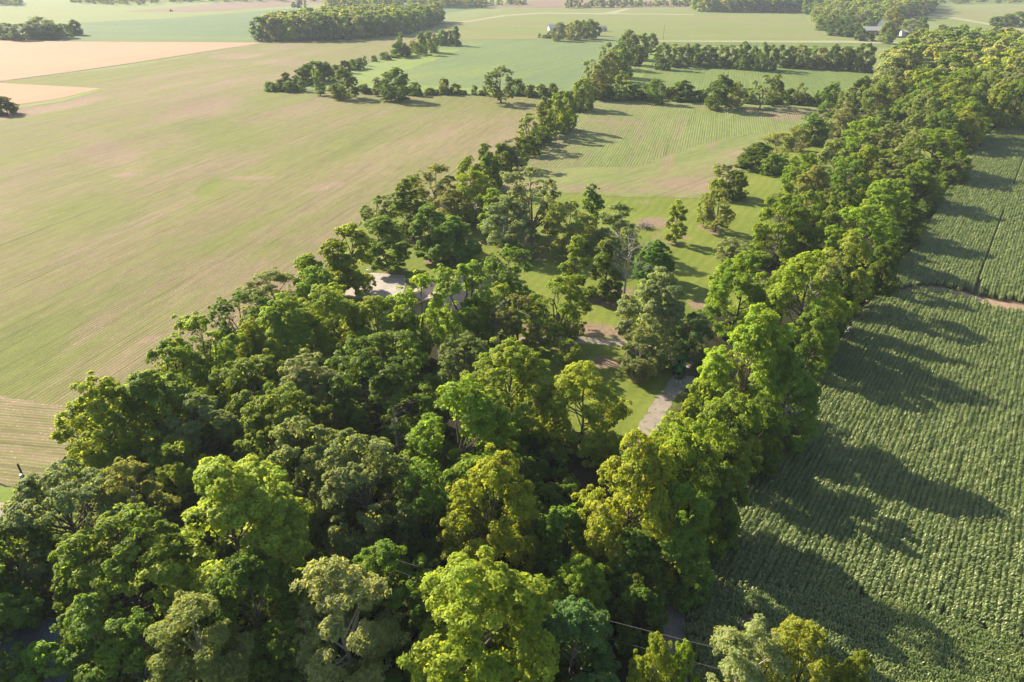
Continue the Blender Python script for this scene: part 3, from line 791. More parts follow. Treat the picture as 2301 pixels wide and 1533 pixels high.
W_ = 'trees in the foreground wood'
H_ = 'trees around the house'
CW = 'trees of the far creek wood'
B_ = 'trees of the creek belt beside the corn'
near = [
    # foreground wood (bottom of the picture upwards)
    (1075, 1390, 330, 17, 'billow', 'yg', 'largest yellow-green tree at the bottom centre, tall billowing crown', W_),
    (1290, 1450, 200, 12, 'billow', 'bluegreen', 'deep green round tree at the right foot of the largest yellow-green tree', W_),
    (765, 1370, 210, 16, 'feather', 'pale', 'pale silvery feathery tree with a bare white trunk showing, bottom centre-left', W_),
    (870, 1300, 170, 12, 'billow', 'green', 'mid green tree between the pale silvery tree and the largest yellow-green tree', W_),
    (450, 1455, 220, 13, 'feather', 'olive', 'olive feathery tree at the bottom edge, right of the dark upright tree', W_),
    (225, 1440, 130, 13, 'upright', 'green', 'upright green tree right of the blue metal roof', W_),
    (325, 1470, 160, 11, 'open', 'green', 'spiky green tree between the upright tree and the olive feathery tree', W_),
    (120, 1530, 130, 8, 'dense', 'vivid', 'low vivid green tree covering the end of the blue metal roof', W_),
    (275, 1280, 240, 15, 'dome', 'green', 'domed green tree with whitish leaf tips above the blue metal roof', W_),
    (155, 1165, 225, 15, 'dome', 'blue', 'large pale blue-green domed tree beside the road, under the utility pole', W_),
    (40, 1260, 150, 12, 'dome', 'dark', 'dark domed tree over the teal trailer at the left edge', W_),
    (295, 1130, 150, 14, 'feather', 'olive', 'light feathery tree behind the pale blue-green tree by the road', W_),
    (520, 1170, 300, 18, 'billow', 'bright', 'broad bright yellow-green tree left of the paired pale domes', W_),
    (570, 1350, 200, 14, 'billow', 'dark', 'shaded dark tree below the broad bright yellow-green tree', W_),
    (690, 1045, 160, 15, 'dome', 'blue', 'left one of the paired pale blue-green domes', W_),
    (815, 1085, 185, 16, 'dome', 'blue', 'right one of the paired pale blue-green domes, rounder and whiter', W_),
    (1030, 975, 245, 17, 'billow', 'yg', 'wide light yellow-green tree behind the paired pale domes', W_),
    (1100, 1145, 185, 16, 'billow', 'bright', 'bright yellow-green tree standing in front of the dark hollow, right centre', W_),
    (955, 1120, 130, 12, 'open', 'green', 'shaded green tree between the pale domes and the bright tree at the hollow', W_),
    (1310, 890, 165, 13, 'billow', 'bright', 'bright lime tree alone on the shaded lawn left of the gravel drive', W_),
    (1145, 860, 170, 14, 'billow', 'yg', 'yellow-green tree left of the lime tree on the shaded lawn', W_),
    (860, 850, 225, 17, 'dome', 'dark', 'big dark domed tree with pale top leaves, centre of the wood', W_),
    (700, 880, 180, 14, 'billow', 'grey', 'grey-green tree touching the left side of the big dark domed tree', W_),
    (560, 880, 150, 13, 'open', 'green', 'light green tree left of the grey-green tree, mid wood', W_),
    (640, 965, 180, 15, 'billow', 'green', 'rounded green tree behind the left pale dome', W_),
    (450, 975, 140, 13, 'dome', 'blue', 'small pale blue-green dome in the left part of the wood', W_),
    (412, 1060, 120, 11, 'open', 'yg', 'small yellow-green tree below the small pale dome', W_),
    (235, 950, 190, 16, 'billow', 'bright', 'saturated yellow-green tree at the left corner of the wood by the field', W_),
    (350, 930, 200, 16, 'billow', 'green', 'dark green tree right of the saturated corner tree', W_),
    (385, 840, 150, 14, 'open', 'green', 'green tree on the field edge above the corner tree', W_),
    (465, 790, 150, 15, 'open', 'yg', 'yellow-green tree with visible trunks on the field edge', W_),
    (565, 775, 100, 11, 'billow', 'yg', 'small yellow-green crown right of the tree with visible trunks', W_),
    (545, 720, 130, 12, 'open', 'dark', 'thin dark tree sticking up from the field edge', W_),
    (610, 655, 120, 10, 'feather', 'olive', 'wispy olive tree on the field edge below the tall roadside row', W_),
    (645, 735, 150, 14, 'billow', 'yg', 'yellow-green tree just right of the thin dark tree', W_),
    (735, 705, 140, 14, 'billow', 'yg', 'yellow-green tree lower left of the concrete pad', W_),
    (712, 655, 90, 12, 'dome', 'green', 'dense green tree directly left of the concrete pad', H_),
    (700, 620, 80, 12, 'upright', 'yg', 'slim tree on the field edge left of the pad, lower of the slim row', H_),
    (790, 565, 95, 15, 'upright', 'yg', 'tallest slim tree left of the concrete pad, bare lower trunks', H_),
    (750, 590, 70, 12, 'upright', 'yg', 'slim tree between the tallest slim tree and the field', H_),
    (868, 535, 100, 13, 'upright', 'green', 'rounded upright tree behind the propane tank', H_),
    (850, 472, 85, 10, 'open', 'olive', 'thin olive tree on the field edge behind the propane tank', H_),
    (922, 455, 90, 15, 'upright', 'dark', 'tall dark green tree on the field edge above the house', H_),
    (980, 410, 110, 12, 'open', 'olive', 'sparse olive tree behind the tall dark green tree', H_),
    (962, 510, 80, 13, 'upright', 'green', 'upright mid green tree in front of the tall dark tree', H_),
    (1020, 540, 115, 11, 'dense', 'vivid', 'dense vivid green dome just behind the house roof', H_),
    (1015, 460, 90, 10, 'wall', 'brown', 'shaded brownish thicket behind the vivid green dome', H_),
    (1065, 430, 100, 14, 'feather', 'yg', 'light feathery yellow-green tree behind the house', H_),
    (1105, 465, 60, 13, 'upright', 'yg', 'narrow yellow-green tree right of the light feathery tree', H_),
    (1195, 440, 150, 18, 'open', 'grey', 'tallest grey-green open tree at the back of the garden', H_),
    (1135, 490, 110, 13, 'feather', 'grey', 'pale grey feathery tree left of the tallest grey-green tree', H_),
    (1180, 520, 70, 10, 'feather', 'grey', 'small grey feathery tree under the tallest grey-green tree', H_),
    (1280, 500, 120, 12, 'willow', 'olive', 'drooping olive tree in the back garden', H_),
    (1328, 462, 55, 13, 'upright', 'green', 'narrow green top rising behind the drooping olive tree', H_),
    (1390, 500, 95, 12, 'feather', 'grey', 'greyish tree with many bare twigs by the brush pile', H_),
    (1292, 575, 65, 12, 'upright', 'bright', 'bright yellow narrow tree in the middle of the garden', H_),
    (1362, 612, 85, 13, 'cone', 'dark', 'dark conical tree left of the bare dead tree', H_),
    (1470, 592, 85, 9, 'dense', 'vivid', 'low vivid green tree right of the bare dead tree', H_),
    (1478, 685, 160, 16, 'billow', 'grey', 'large airy grey-green tree above the tractor', H_),
    (1440, 780, 90, 9, 'feather', 'grey', 'small grey feathery tree in the mulch bed left of the tractor', H_),
    (1552, 742, 92, 9, 'open', 'bluegreen', 'dark green tree just behind the tractor', H_),
    (1250, 680, 135, 13, 'open', 'yg', 'open yellow-green tree standing on bare earth by the gravel track', H_),
    (1280, 715, 50, 8, 'open', 'yg', 'thin young tree right of the tree on bare earth', H_),
    (1145, 615, 115, 13, 'open', 'green', 'open green tree right of the house roof', H_),
    (1135, 690, 90, 11, 'open', 'yg', 'yellow-green tree hanging over the grey shed roof', H_),
    (1165, 715, 105, 11, 'open', 'brown', 'brownish green tree in front of the grey shed roof', H_),
    (950, 690, 130, 15, 'open', 'yg', 'left one of the two big open trees hiding the house', H_),
    (1045, 660, 150, 15, 'open', 'yg', 'right one of the two big open trees hiding the house', H_),
    (1070, 730, 85, 10, 'dense', 'green', 'low green tree at the foot of the two big open trees', H_),
    (845, 726, 140, 12, 'billow', 'yg', 'yellow-green tree below the concrete pad', H_),
    (920, 748, 85, 10, 'billow', 'green', 'green tree right of the one below the concrete pad', H_),
    (1278, 790, 62, 6, 'open', 'bright', 'small lime tree beside the gravel track', H_),
    (1045, 800, 120, 9, 'open', 'olive', 'spreading olive tree left of the small lime tree', H_),
    (1522, 487, 46, 10.5, 'upright', 'yg', 'lone slender tree on the open lawn', H_),
    (1615, 462, 68, 11, 'open', 'olive', 'airy tree with forked trunk in the mulch ring', H_),
    (1586, 462, 40, 9, 'open', 'yg', 'thin tree sharing the mulch ring with the forked one', H_),
    (1625, 395, 60, 9, 'open', 'olive', 'olive shrubby tree in the clump at the lawn edge, topmost', H_),
    (1652, 415, 60, 8, 'dense', 'dark', 'dark tree on the right of the clump at the lawn edge', H_),
    (1614, 425, 36, 6, 'shrub', 'bright', 'lime shrub in the clump at the lawn edge', H_),
    (1703, 352, 80, 8, 'dense', 'dark', 'dark rounded tree, nearest of the clump in the row crop corner', H_),
    (1745, 322, 80, 10, 'willow', 'olive', 'olive tree behind the dark rounded one in the row crop corner', H_),
    (1735, 370, 60, 6, 'shrub', 'green', 'low shrub at the foot of the row crop corner clump', H_),
    (1795, 305, 60, 9, 'willow', 'olive', 'olive tree left in the farther clump of the row crop corner', H_),
    (1825, 292, 65, 10, 'dense', 'green', 'green tree in the middle of the farther row crop clump', H_),
    (1853, 285, 38, 9, 'open', 'grey', 'thin grey tree at the end of the farther row crop clump', H_),
    (1645, 555, 75, 6, 'open', 'grey', 'low greyish tree on the lawn side of the creek belt', H_),
]
for cx, cy, w, h, form, tone, lab, grp in near:
    tree_px(cx, cy, w, h, form, tone, lab, grp)

belt = [
    (1505, 1035, 200, 13, 'billow', 'yg'), (1575, 935, 105, 9, 'dense', 'yg'), (1640, 960, 150, 12, 'wall', 'yg'), (1420, 1110, 210, 17, 'billow', 'bright'),
    (1560, 1060, 170, 15, 'wall', 'yg'), (1520, 1190, 170, 13, 'wall', 'green'), (1270, 1225, 120, 9, 'dense', 'green'), (1300, 1320, 140, 9, 'billow', 'yg'),
    (1420, 1290, 150, 9, 'dense', 'dark'), (1620, 1120, 120, 11, 'wall', 'green'), (1440, 1390, 110, 7, 'dense', 'dark'), (1448, 1325, 85, 8, 'wall', 'dark'),
    (1690, 800, 200, 17, 'billow', 'bright'), (1770, 880, 140, 13, 'wall', 'green'), (1640, 845, 75, 9, 'open', 'pale'), (1700, 960, 110, 11, 'wall', 'dark'),
    (1668, 635, 140, 14, 'billow', 'yg'), (1810, 655, 170, 16, 'billow', 'yg'), (1825, 752, 100, 11, 'wall', 'green'), (1900, 590, 120, 14, 'wall', 'gold'),
    (1870, 640, 70, 13, 'feather', 'grey'), (1885, 668, 70, 11, 'wall', 'dark'), (1757, 500, 110, 14, 'wall', 'yg'), (1810, 480, 90, 13, 'wall', 'green'),
    (1940, 520, 140, 13, 'dome', 'yg'), (1990, 590, 70, 10, 'wall', 'dark'), (1830, 420, 90, 13, 'billow', 'olive'), (1800, 385, 70, 12, 'billow', 'yg'),
    (1890, 480, 80, 12, 'wall', 'green'), (1995, 455, 110, 13, 'billow', 'yg'), (1900, 400, 90, 13, 'dome', 'green'), (2040, 500, 70, 9, 'wall', 'dark'),
    (1880, 350, 80, 12, 'billow', 'olive'), (1950, 370, 90, 13, 'billow', 'yg'), (2010, 380, 100, 13, 'wall', 'olive'), (2065, 400, 90, 12, 'billow', 'green'),
    (2100, 330, 110, 13, 'dome', 'yg'), (1940, 300, 80, 12, 'billow', 'yg'), (2000, 310, 90, 12, 'billow', 'olive'), (2050, 330, 70, 12, 'open', 'grey'), (2150, 370, 60, 9, 'wall', 'dark'),
    (2165, 280, 80, 13, 'dome', 'bright'), (1810, 560, 50, 8, 'dense', 'dark'), (1900, 260, 60, 11, 'billow', 'grey'), (1720, 700, 70, 10, 'wall', 'green')]
order = sorted(range(len(belt)), key=lambda i: -belt[i][1])
ORD = ['nearest', 'second', 'third', 'fourth', 'fifth', 'sixth', 'seventh', 'eighth', 'ninth', 'tenth', 'eleventh', 'twelfth', 'thirteenth', 'fourteenth', 'fifteenth', 'sixteenth', 'seventeenth', 'eighteenth', 'nineteenth', 'twentieth']
cnt = {}
for i in order:
    cx, cy, w, h, form, tone = belt[i]
    key = (form, tone)
    n = cnt.get(key, 0); cnt[key] = n + 1
    tot = sum(1 for b in belt if (b[4], b[5]) == key)
    pos = 'only' if tot == 1 else ORD[n]
    tree_px(cx, cy, w, h, form, tone, f'{pos} {TWORD[tone]} {FWORD[form]} tree of the creek belt, counted away from the viewer' if tot > 1 else
            f'only {TWORD[tone]} {FWORD[form]} tree of the creek belt beside the corn', B_)

for px_, py_, lab in ((-170, 1290, 'large unseen tree added outside the left edge beyond the trailer, for its shade'), (-140, 1400, 'large unseen tree added outside the left edge to shade the blue metal roof'),
                      (-290, 1330, 'second unseen tree added outside the left edge for shade, farther from the blue metal roof')):
    tree_px(px_, py_, 260, 15, 'dome', 'green', lab, W_)  # unseen trees, added to throw shade on the lower left roof
br = [(1680, 1500, 210, 13, 'feather', 'pale', 'pale yellow-green tree at the bottom edge in front of the corn'),
      (1800, 1510, 170, 13, 'billow', 'gold', 'golden green tree right of the pale one in front of the corn'),
      (1465, 1505, 95, 12, 'billow', 'bright', 'small lime tree at the bottom edge beside the farm lane, left side'),
      (1530, 1520, 75, 11, 'billow', 'bright', 'small lime crown overlapping the farm lane at the bottom edge'),
      (1910, 1545, 90, 12, 'billow', 'gold', 'golden crown just showing at the bottom edge, furthest into the corn')]
for cx, cy, w, h, f, tn, lab in br:
    tree_px(cx, cy, w, h, f, tn, lab, 'trees along the bottom edge by the lane')


def row(items, where, group, names=('tree', 'shrub')):
    """items: (cx, cy, wpx, h, form, tone), labelled by kind, colour and place counted from the left"""
    its = sorted(items, key=lambda a: a[0])
    seen = {}
    for cx, cy, w, h, form, tone in its:
        key = (form, tone)
        tot = sum(1 for b in its if (b[4], b[5]) == key)
        seen[key] = seen.get(key, 0) + 1
        o = ['leftmost', 'second', 'third', 'fourth', 'fifth', 'sixth', 'seventh', 'eighth', 'ninth', 'tenth', 'eleventh', 'twelfth', 'thirteenth'][seen[key] - 1] if tot > 1 else 'only'
        noun = 'shrub' if form == 'shrub' else 'tree'
        lab = f'{o} {TWORD[tone]} {FWORD[form]} {noun} ' + ('from the left ' if tot > 1 and seen[key] > 1 else '') + where
        tree_px(cx, cy, w, h * 1.25, form, tone, lab, group)


row([(607, 195, 30, 3.5, 'shrub', 'green'), (630, 192, 26, 4.5, 'shrub', 'dark'), (650, 195, 30, 4, 'shrub', 'green'), (676, 193, 26, 4.5, 'shrub', 'dark'), (643, 180, 24, 6, 'dense', 'dark'),
     (680, 172, 40, 7, 'dense', 'dark'), (705, 160, 60, 9, 'dense', 'green'), (735, 163, 34, 8, 'dense', 'dark'), (716, 182, 28, 9, 'upright', 'green'), (770, 180, 60, 11, 'billow', 'dark'),
     (820, 200, 30, 3.5, 'shrub', 'dark'), (848, 190, 24, 7, 'upright', 'olive'), (862, 203, 26, 3, 'shrub', 'dark'), (886, 181, 64, 12, 'billow', 'dark'), (935, 201, 26, 5, 'shrub', 'dark'), (965, 206, 26, 2.6, 'shrub', 'dark'),
     (998, 195, 26, 6, 'shrub', 'olive'), (1024, 200, 24, 4, 'shrub', 'dark'), (1066, 203, 14, 3.5, 'shrub', 'green'), (1125, 182, 72, 13, 'open', 'dark'), (1165, 197, 32, 6, 'shrub', 'dark'),
     (1192, 205, 26, 4.5, 'shrub', 'dark'), (1215, 203, 26, 4.5, 'shrub', 'green'), (1243, 204, 24, 5, 'shrub', 'dark')],
    'in the hedgerow behind the seedling field', 'hedgerow behind the seedling field')
row([(775, 150, 26, 6, 'dense', 'dark'), (795, 146, 26, 5, 'shrub', 'green'), (806, 143, 26, 5, 'shrub', 'dark'), (820, 134, 10, 5, 'upright', 'dark'), (840, 132, 14, 3, 'shrub', 'dark'), (865, 126, 24, 4, 'shrub', 'green'),
     (898, 112, 50, 8, 'dense', 'green'), (900, 92, 22, 12, 'upright', 'green'), (926, 106, 26, 6, 'shrub', 'olive'), (945, 92, 30, 12, 'billow', 'green'), (968, 88, 34, 12, 'billow', 'olive'),
     (995, 86, 28, 9, 'dense', 'green'), (1010, 84, 20, 9, 'dense', 'dark'), (1025, 82, 24, 12, 'cone', 'dark')],
    'in the slanting hedge below the woodlot', 'slanting hedge below the woodlot')
row([(1087, 355, 40, 10, 'upright', 'green'), (1055, 385, 60, 9, 'billow', 'yg'), (1100, 388, 60, 9, 'dense', 'green'), (1130, 352, 50, 7, 'dense', 'green'), (1160, 335, 60, 8, 'open', 'dark'),
     (1185, 328, 50, 5, 'shrub', 'dark'), (1215, 305, 50, 4.5, 'shrub', 'dark'), (1188, 283, 60, 10, 'open', 'olive'), (1224, 252, 44, 12, 'upright', 'gold'), (1250, 245, 50, 12, 'billow', 'yg'),
     (1275, 238, 40, 12, 'billow', 'green'), (1262, 272, 40, 5, 'shrub', 'dark'), (1296, 222, 34, 7, 'billow', 'yg'), (1312, 202, 55, 11, 'billow', 'yg'), (1340, 182, 50, 11, 'billow', 'olive'),
     (1330, 158, 45, 12, 'open', 'pale'), (1355, 160, 50, 13, 'billow', 'olive'), (1375, 140, 50, 13, 'billow', 'olive'), (1345, 205, 40, 5, 'shrub', 'dark'), (1398, 185, 38, 11, 'upright', 'gold'),
     (1368, 116, 40, 12, 'open', 'grey'), (1400, 145, 46, 12, 'dense', 'green'), (1395, 118, 45, 13, 'billow', 'green'), (1414, 92, 44, 15, 'billow', 'dark'), (1445, 98, 36, 14, 'upright', 'green'), (1465, 92, 28, 12, 'upright', 'green'), (1430, 125, 40, 10, 'dense', 'dark')],
    'in the fence row beside the row crop', 'fence row between the fields')
row([(1365, 210, 36, 5, 'shrub', 'dark'), (1425, 208, 40, 6, 'dense', 'dark'), (1450, 208, 34, 5, 'shrub', 'dark'), (1477, 198, 40, 9, 'billow', 'green'), (1508, 210, 30, 5, 'shrub', 'dark'), (1535, 205, 60, 7, 'dense', 'dark'),
     (1575, 215, 36, 4, 'shrub', 'dark'), (1620, 198, 66, 12, 'billow', 'dark'), (1655, 205, 38, 9, 'billow', 'olive'), (1685, 215, 30, 5, 'shrub', 'dark'), (1715, 196, 60, 12, 'open', 'grey'), (1745, 195, 34, 11, 'upright', 'dark'),
     (1775, 216, 44, 5, 'shrub', 'dark'), (1802, 204, 26, 8, 'open', 'olive'), (1805, 222, 36, 4, 'shrub', 'dark'), (1838, 222, 36, 5, 'shrub', 'green'), (1872, 214, 56, 11, 'billow', 'green'), (1905, 225, 46, 11, 'willow', 'grey'), (1935, 212, 50, 11, 'dense', 'dark')],
    'in the hedge behind the row crop', 'hedge behind the row crop')
h3 = []
r3 = random.Random(5)
x = 1490
while x < 1965:
    w = r3.uniform(28, 44)
    h3.append((x, 118 + (x - 1490) * 0.012 + r3.uniform(-3, 3), w, r3.uniform(10, 13.5), r3.choice(['wall', 'billow', 'wall']), r3.choice(['dark', 'green', 'dark', 'olive'])))
    x += w * 0.68
row(h3, 'in the straight treeline before the farmstead', 'treeline before the farmstead')
row([(14, 66, 34, 11, 'dome', 'dark'), (50, 68, 48, 11, 'dome', 'dark'), (88, 56, 60, 14, 'billow', 'olive'), (80, 74, 44, 7, 'shrub', 'pale'), (112, 66, 40, 11, 'dome', 'dark'), (138, 66, 40, 10, 'dome', 'green'),
     (168, 63, 32, 10, 'dense', 'dark'), (20, 84, 40, 3, 'shrub', 'olive')], 'in the hazy clump beyond the wheat', 'hazy clump beyond the wheat')
row([(10, 238, 44, 6, 'dense', 'dark'), (-20, 236, 40, 6, 'shrub', 'green')], 'at the left edge below the wheat', 'clump at the left edge')
row([(1256, 66, 30, 12, 'billow', 'grey'), (1275, 67, 26, 10, 'feather', 'grey'), (1292, 62, 30, 13, 'billow', 'olive'), (1310, 67, 24, 12, 'dense', 'yg'), (1326, 60, 34, 13, 'billow', 'green'), (1340, 66, 20, 9, 'dense', 'dark'),
     (1212, 80, 6, 3, 'shrub', 'dark'), (1237, 77, 14, 4, 'shrub', 'dark'), (1228, 82, 22, 2.2, 'shrub', 'brown')], 'in the garden of the lone far farm', 'garden of the lone far farm')
row([(1925, 64, 24, 8, 'dense', 'green'), (1908, 70, 28, 8, 'dense', 'dark'), (1935, 78, 26, 8, 'dense', 'dark'), (1951, 80, 28, 6, 'dense', 'dark'), (1950, 58, 30, 8, 'dense', 'yg'), (1998, 66, 34, 14, 'billow', 'green'), (2008, 40, 44, 20, 'billow', 'olive'),
     (2050, 56, 44, 12, 'willow', 'olive'), (2075, 55, 24, 12, 'dense', 'dark'), (2063, 76, 20, 7, 'dense', 'brown'), (2115, 68, 30, 8, 'dense', 'olive'), (2130, 78, 20, 5, 'shrub', 'dark'), (2110, 80, 18, 5, 'shrub', 'green'),
     (1880, 56, 40, 12, 'wall', 'dark'), (1850, 50, 30, 10, 'wall', 'green'), (1910, 52, 30, 11, 'wall', 'dark')], 'around the white farmhouse', 'trees around the farmstead')
row([(2240, 48, 30, 8, 'dense', 'dark'), (2262, 42, 40, 10, 'billow', 'green'), (2290, 38, 44, 12, 'billow', 'green')], 'in the far clump at the upper right', 'clump at the upper right')
row([(672, 9, 14, 9, 'dense', 'dark'), (660, 11, 12, 6, 'dense', 'dark'), (685, 7, 7, 10, 'upright', 'dark'), (727, 19, 16, 5, 'shrub', 'dark')], 'on the far bare field', 'trees on the far bare field')

# fallen leaves under the woods, blackened to stand in for tree shade, bare rings round the garden trunks
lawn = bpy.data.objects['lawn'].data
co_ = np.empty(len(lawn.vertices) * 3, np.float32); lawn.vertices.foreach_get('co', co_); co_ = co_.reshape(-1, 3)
floor_shade_ = np.empty(len(lawn.vertices), np.float32); lawn.attributes['litter_shade'].data.foreach_get('value', floor_shade_)
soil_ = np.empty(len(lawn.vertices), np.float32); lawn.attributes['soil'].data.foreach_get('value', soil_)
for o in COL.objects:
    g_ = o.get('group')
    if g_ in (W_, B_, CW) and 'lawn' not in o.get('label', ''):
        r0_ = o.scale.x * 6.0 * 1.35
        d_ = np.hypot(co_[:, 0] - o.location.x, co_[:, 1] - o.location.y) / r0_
        floor_shade_ = np.maximum(floor_shade_, np.clip(1.6 - d_, 0, 1))
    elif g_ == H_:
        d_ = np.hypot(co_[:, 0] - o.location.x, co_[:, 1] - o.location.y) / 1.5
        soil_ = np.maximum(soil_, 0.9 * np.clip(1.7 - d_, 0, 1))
lawn.attributes['litter_shade'].data.foreach_set('value', floor_shade_)
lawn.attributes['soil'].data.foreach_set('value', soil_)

# ------------------------------------------------------------------ woods nobody could count: instanced on points in one object
TONED, TMATS = {}, {}


def tone_mat(tn):
    if tn not in TMATS:
        TMATS[tn] = foliage_mat('foliage_' + tn, colour=TONE[tn])
    return TMATS[tn]


def scatter_object(name, pts, rots, scales, variant, sources, kind='stuff', label=None, cat=None, align=None):
    """one object whose geometry nodes put source meshes on points"""
    coll = bpy.data.collections.new(name + '_sources')
    for i, (me, colr) in enumerate(sources):
        key = (me.name, colr)
        if isinstance(colr, str):
            if key not in TONED:
                m2 = me.copy()
                m2.materials[0] = tone_mat(colr)
                TONED[key] = m2
            me = TONED[key]
        so = bpy.data.objects.new(f'{name}_source_{i:02d}', me)
        coll.objects.link(so)
    me = bpy.data.meshes.new(name)
    me.vertices.add(len(pts))
    me.vertices.foreach_set('co', np.asarray(pts, np.float32).ravel())
    a = me.attributes.new('rot', 'FLOAT', 'POINT'); a.data.foreach_set('value', np.asarray(rots, np.float32))
    a = me.attributes.new('scl', 'FLOAT_VECTOR', 'POINT'); a.data.foreach_set('vector', np.asarray(scales, np.float32).ravel())
    a = me.attributes.new('variant', 'INT', 'POINT'); a.data.foreach_set('value', np.asarray(variant, np.int32))
    o = link(bpy.data.objects.new(name, me))
    ng = bpy.data.node_groups.new(name + '_nodes', 'GeometryNodeTree')
    ng.interface.new_socket('Geometry', in_out='INPUT', socket_type='NodeSocketGeometry')
    ng.interface.new_socket('Geometry', in_out='OUTPUT', socket_type='NodeSocketGeometry')
    N = ng.nodes
    gi, go = N.new('NodeGroupInput'), N.new('NodeGroupOutput')
    m2p = N.new('GeometryNodeMeshToPoints')
    iop = N.new('GeometryNodeInstanceOnPoints')
    ci = N.new('GeometryNodeCollectionInfo')
    ci.inputs['Collection'].default_value = coll
    ci.inputs['Separate Children'].default_value = True
    ci.inputs['Reset Children'].default_value = True

    def att(nm, typ):
        n = N.new('GeometryNodeInputNamedAttribute'); n.data_type = typ
        n.inputs['Name'].default_value = nm
        return [s for s in n.outputs if s.enabled and s.name == 'Attribute'][0]
    L = ng.links.new
    L(gi.outputs[0], m2p.inputs['Mesh'])
    L(m2p.outputs[0], iop.inputs['Points'])
    L(ci.outputs[0], iop.inputs['Instance'])
    iop.inputs['Pick Instance'].default_value = True
    L(att('variant', 'INT'), iop.inputs['Instance Index'])
    cx = N.new('ShaderNodeCombineXYZ')
    L(att('rot', 'FLOAT'), cx.inputs['Z'])
    e2r = N.new('FunctionNodeEulerToRotation')
    L(cx.outputs[0], e2r.inputs[0])
    L(e2r.outputs[0], iop.inputs['Rotation'])
    L(att('scl', 'FLOAT_VECTOR'), iop.inputs['Scale'])
    L(iop.outputs[0], go.inputs[0])
    md = o.modifiers.new('scatter', 'NODES')
    md.node_group = ng
    tag(o, label, cat, kind=kind)
    return o


def col4(t, v=1.0):
    return t


def lod_tree(seed, H, R, env, lobes, clumps, lpc, L, W, zb):
    return make_tree(seed, H, R, zb, env, lobes, clumps, lpc, L, W, lobe_r=0.32, clump_r=0.9, inner=0.1)


lods = [lod_tree(901, 14, 5.2, 'wall', 14, 8, 26, 0.85, 0.6, 1.0), lod_tree(907, 15, 5.5, 'round', 14, 8, 26, 0.85, 0.6, 2.5), lod_tree(911, 13, 5.0, 'dome', 16, 8, 24, 0.8, 0.55, 1.0)]
wood_src = []
for tn in ('green', 'dark', 'olive', 'yg', 'grey'):
    for l in lods[:2] if tn != 'green' else lods:
        wood_src.append((l['crown'], col4(tn)))


def fill_poly(pp, spacing, seed, n_try=20000, cap=600):
    rng = random.Random(seed)
    P = np.array(pp)
    x0, y0 = P.min(0); x1, y1 = P.max(0)
    out = []
    for _ in range(n_try):
        x, y = rng.uniform(x0, x1), rng.uniform(y0, y1)
        if not in_poly(np.array([x]), np.array([y]), pp)[0]: continue
        if all((x - a) ** 2 + (y - b) ** 2 > spacing * spacing for a, b in out[-400:]):
            out.append((x, y))
        if len(out) >= cap: break
    return out


# creek wood farther up: nearer crowns single, the rest one mass
creek = px_poly([(1950, 290), (1985, 222), (1995, 170), (2040, 140), (2160, 122), (2301, 125), (2560, 120), (2560, 288), (2301, 290), (2190, 300), (2150, 350), (2060, 340)])
pts = fill_poly(creek, 10.5, 3, cap=900)
pts.sort(key=lambda p: p[1])
CW = 'trees of the far creek wood'
single, mass = [], []
for p in pts:
    sx = CX0 + FPX * p[0] / (p[1] * math.cos(PITCH) + CAM_H * math.sin(PITCH))
    if sx < 2330 and len(single) < 34 and not any(math.hypot(p[0] - a, p[1] - b) < r * 1.0 for a, b, r, _ in TREES):
        single.append(p)
    else:
        mass.append(p)
cs = {}
for p in single:
    form = rnd.choice(['wall', 'billow', 'dome', 'wall', 'billow'])
    tone = rnd.choice(['yg', 'green', 'olive', 'green', 'grey', 'yg'])
    plant(p[0], p[1], rnd.uniform(14, 19), rnd.uniform(12, 17), form, tone,
          f'{TWORD[tone]} {FWORD[form]} tree', CW)
cw = sorted([o for o in COL.objects if o.get('group') == CW], key=lambda o: o.location.y)
cseen = {}
for o in cw:
    k = o['label']
    cseen[k] = cseen.get(k, 0) + 1
    o['label'] = f'{ORD[cseen[k] - 1]} {k} from the near end of the far creek wood'
print('TREES', len(TREES), 'mass', len(mass))


def wood(name, pts, seed, hmin, hmax, label):
    r = np.random.default_rng(seed)
    n = len(pts)
    P = [(x, y, 0) for x, y in pts]
    s = r.uniform(hmin, hmax, n) / 14
    w = s * r.uniform(0.95, 1.4, n)
    return scatter_object(name, P, r.uniform(0, 6.28, n), np.stack([w, w, s], 1), r.integers(0, len(wood_src), n), wood_src, 'stuff', label)


wood('creek_woods', mass, 21, 14, 21, 'dense mixed green creek wood filling the upper right behind the corn')
woodlot = px_poly([(586, 92), (640, 92), (720, 91), (800, 88), (900, 78), (982, 56), (984, 48), (900, 52), (760, 60), (620, 76)])
wood('woodlot_woods', fill_poly(woodlot, 7.5, 4, cap=420), 22, 15, 21, 'oblong woodlot beyond the seedling field')
topw = px_poly([(1565, 27), (1800, 30), (1830, 36), (1990, 50), (2080, 33), (2090, 20), (2075, 10), (1990, 2), (1565, 6)])
wood('north_woods', fill_poly(topw, 13, 5, cap=700), 23, 16, 23, 'far woods along the top edge behind the farmstead')
fs = px_poly([(1835, 62), (1900, 66), (1990, 60), (2000, 44), (1900, 36), (1830, 40)])
wood('farmstead_woods', fill_poly(fs, 9, 6, cap=120), 24, 11, 17, 'woods behind the white farmhouse')
tw2 = px_poly([(740, 21), (820, 22), (900, 20), (1078, 18), (1082, 10), (900, 6), (740, 9)])
wood('far_farm_woods', fill_poly(tw2, 15, 7, cap=240), 25, 13, 20, 'hazy woods along the top edge behind the woodlot')
tw3 = px_poly([(-200, 14), (40, 13), (44, 6), (-200, 4)]) 
wood('far_left_woods', fill_poly(tw3, 16, 8, cap=160), 26, 12, 18, 'hazy woods in the upper left corner')
tw4 = px_poly([(160, 7), (300, 13), (400, 6), (740, 3), (740, -3), (200, -2)])
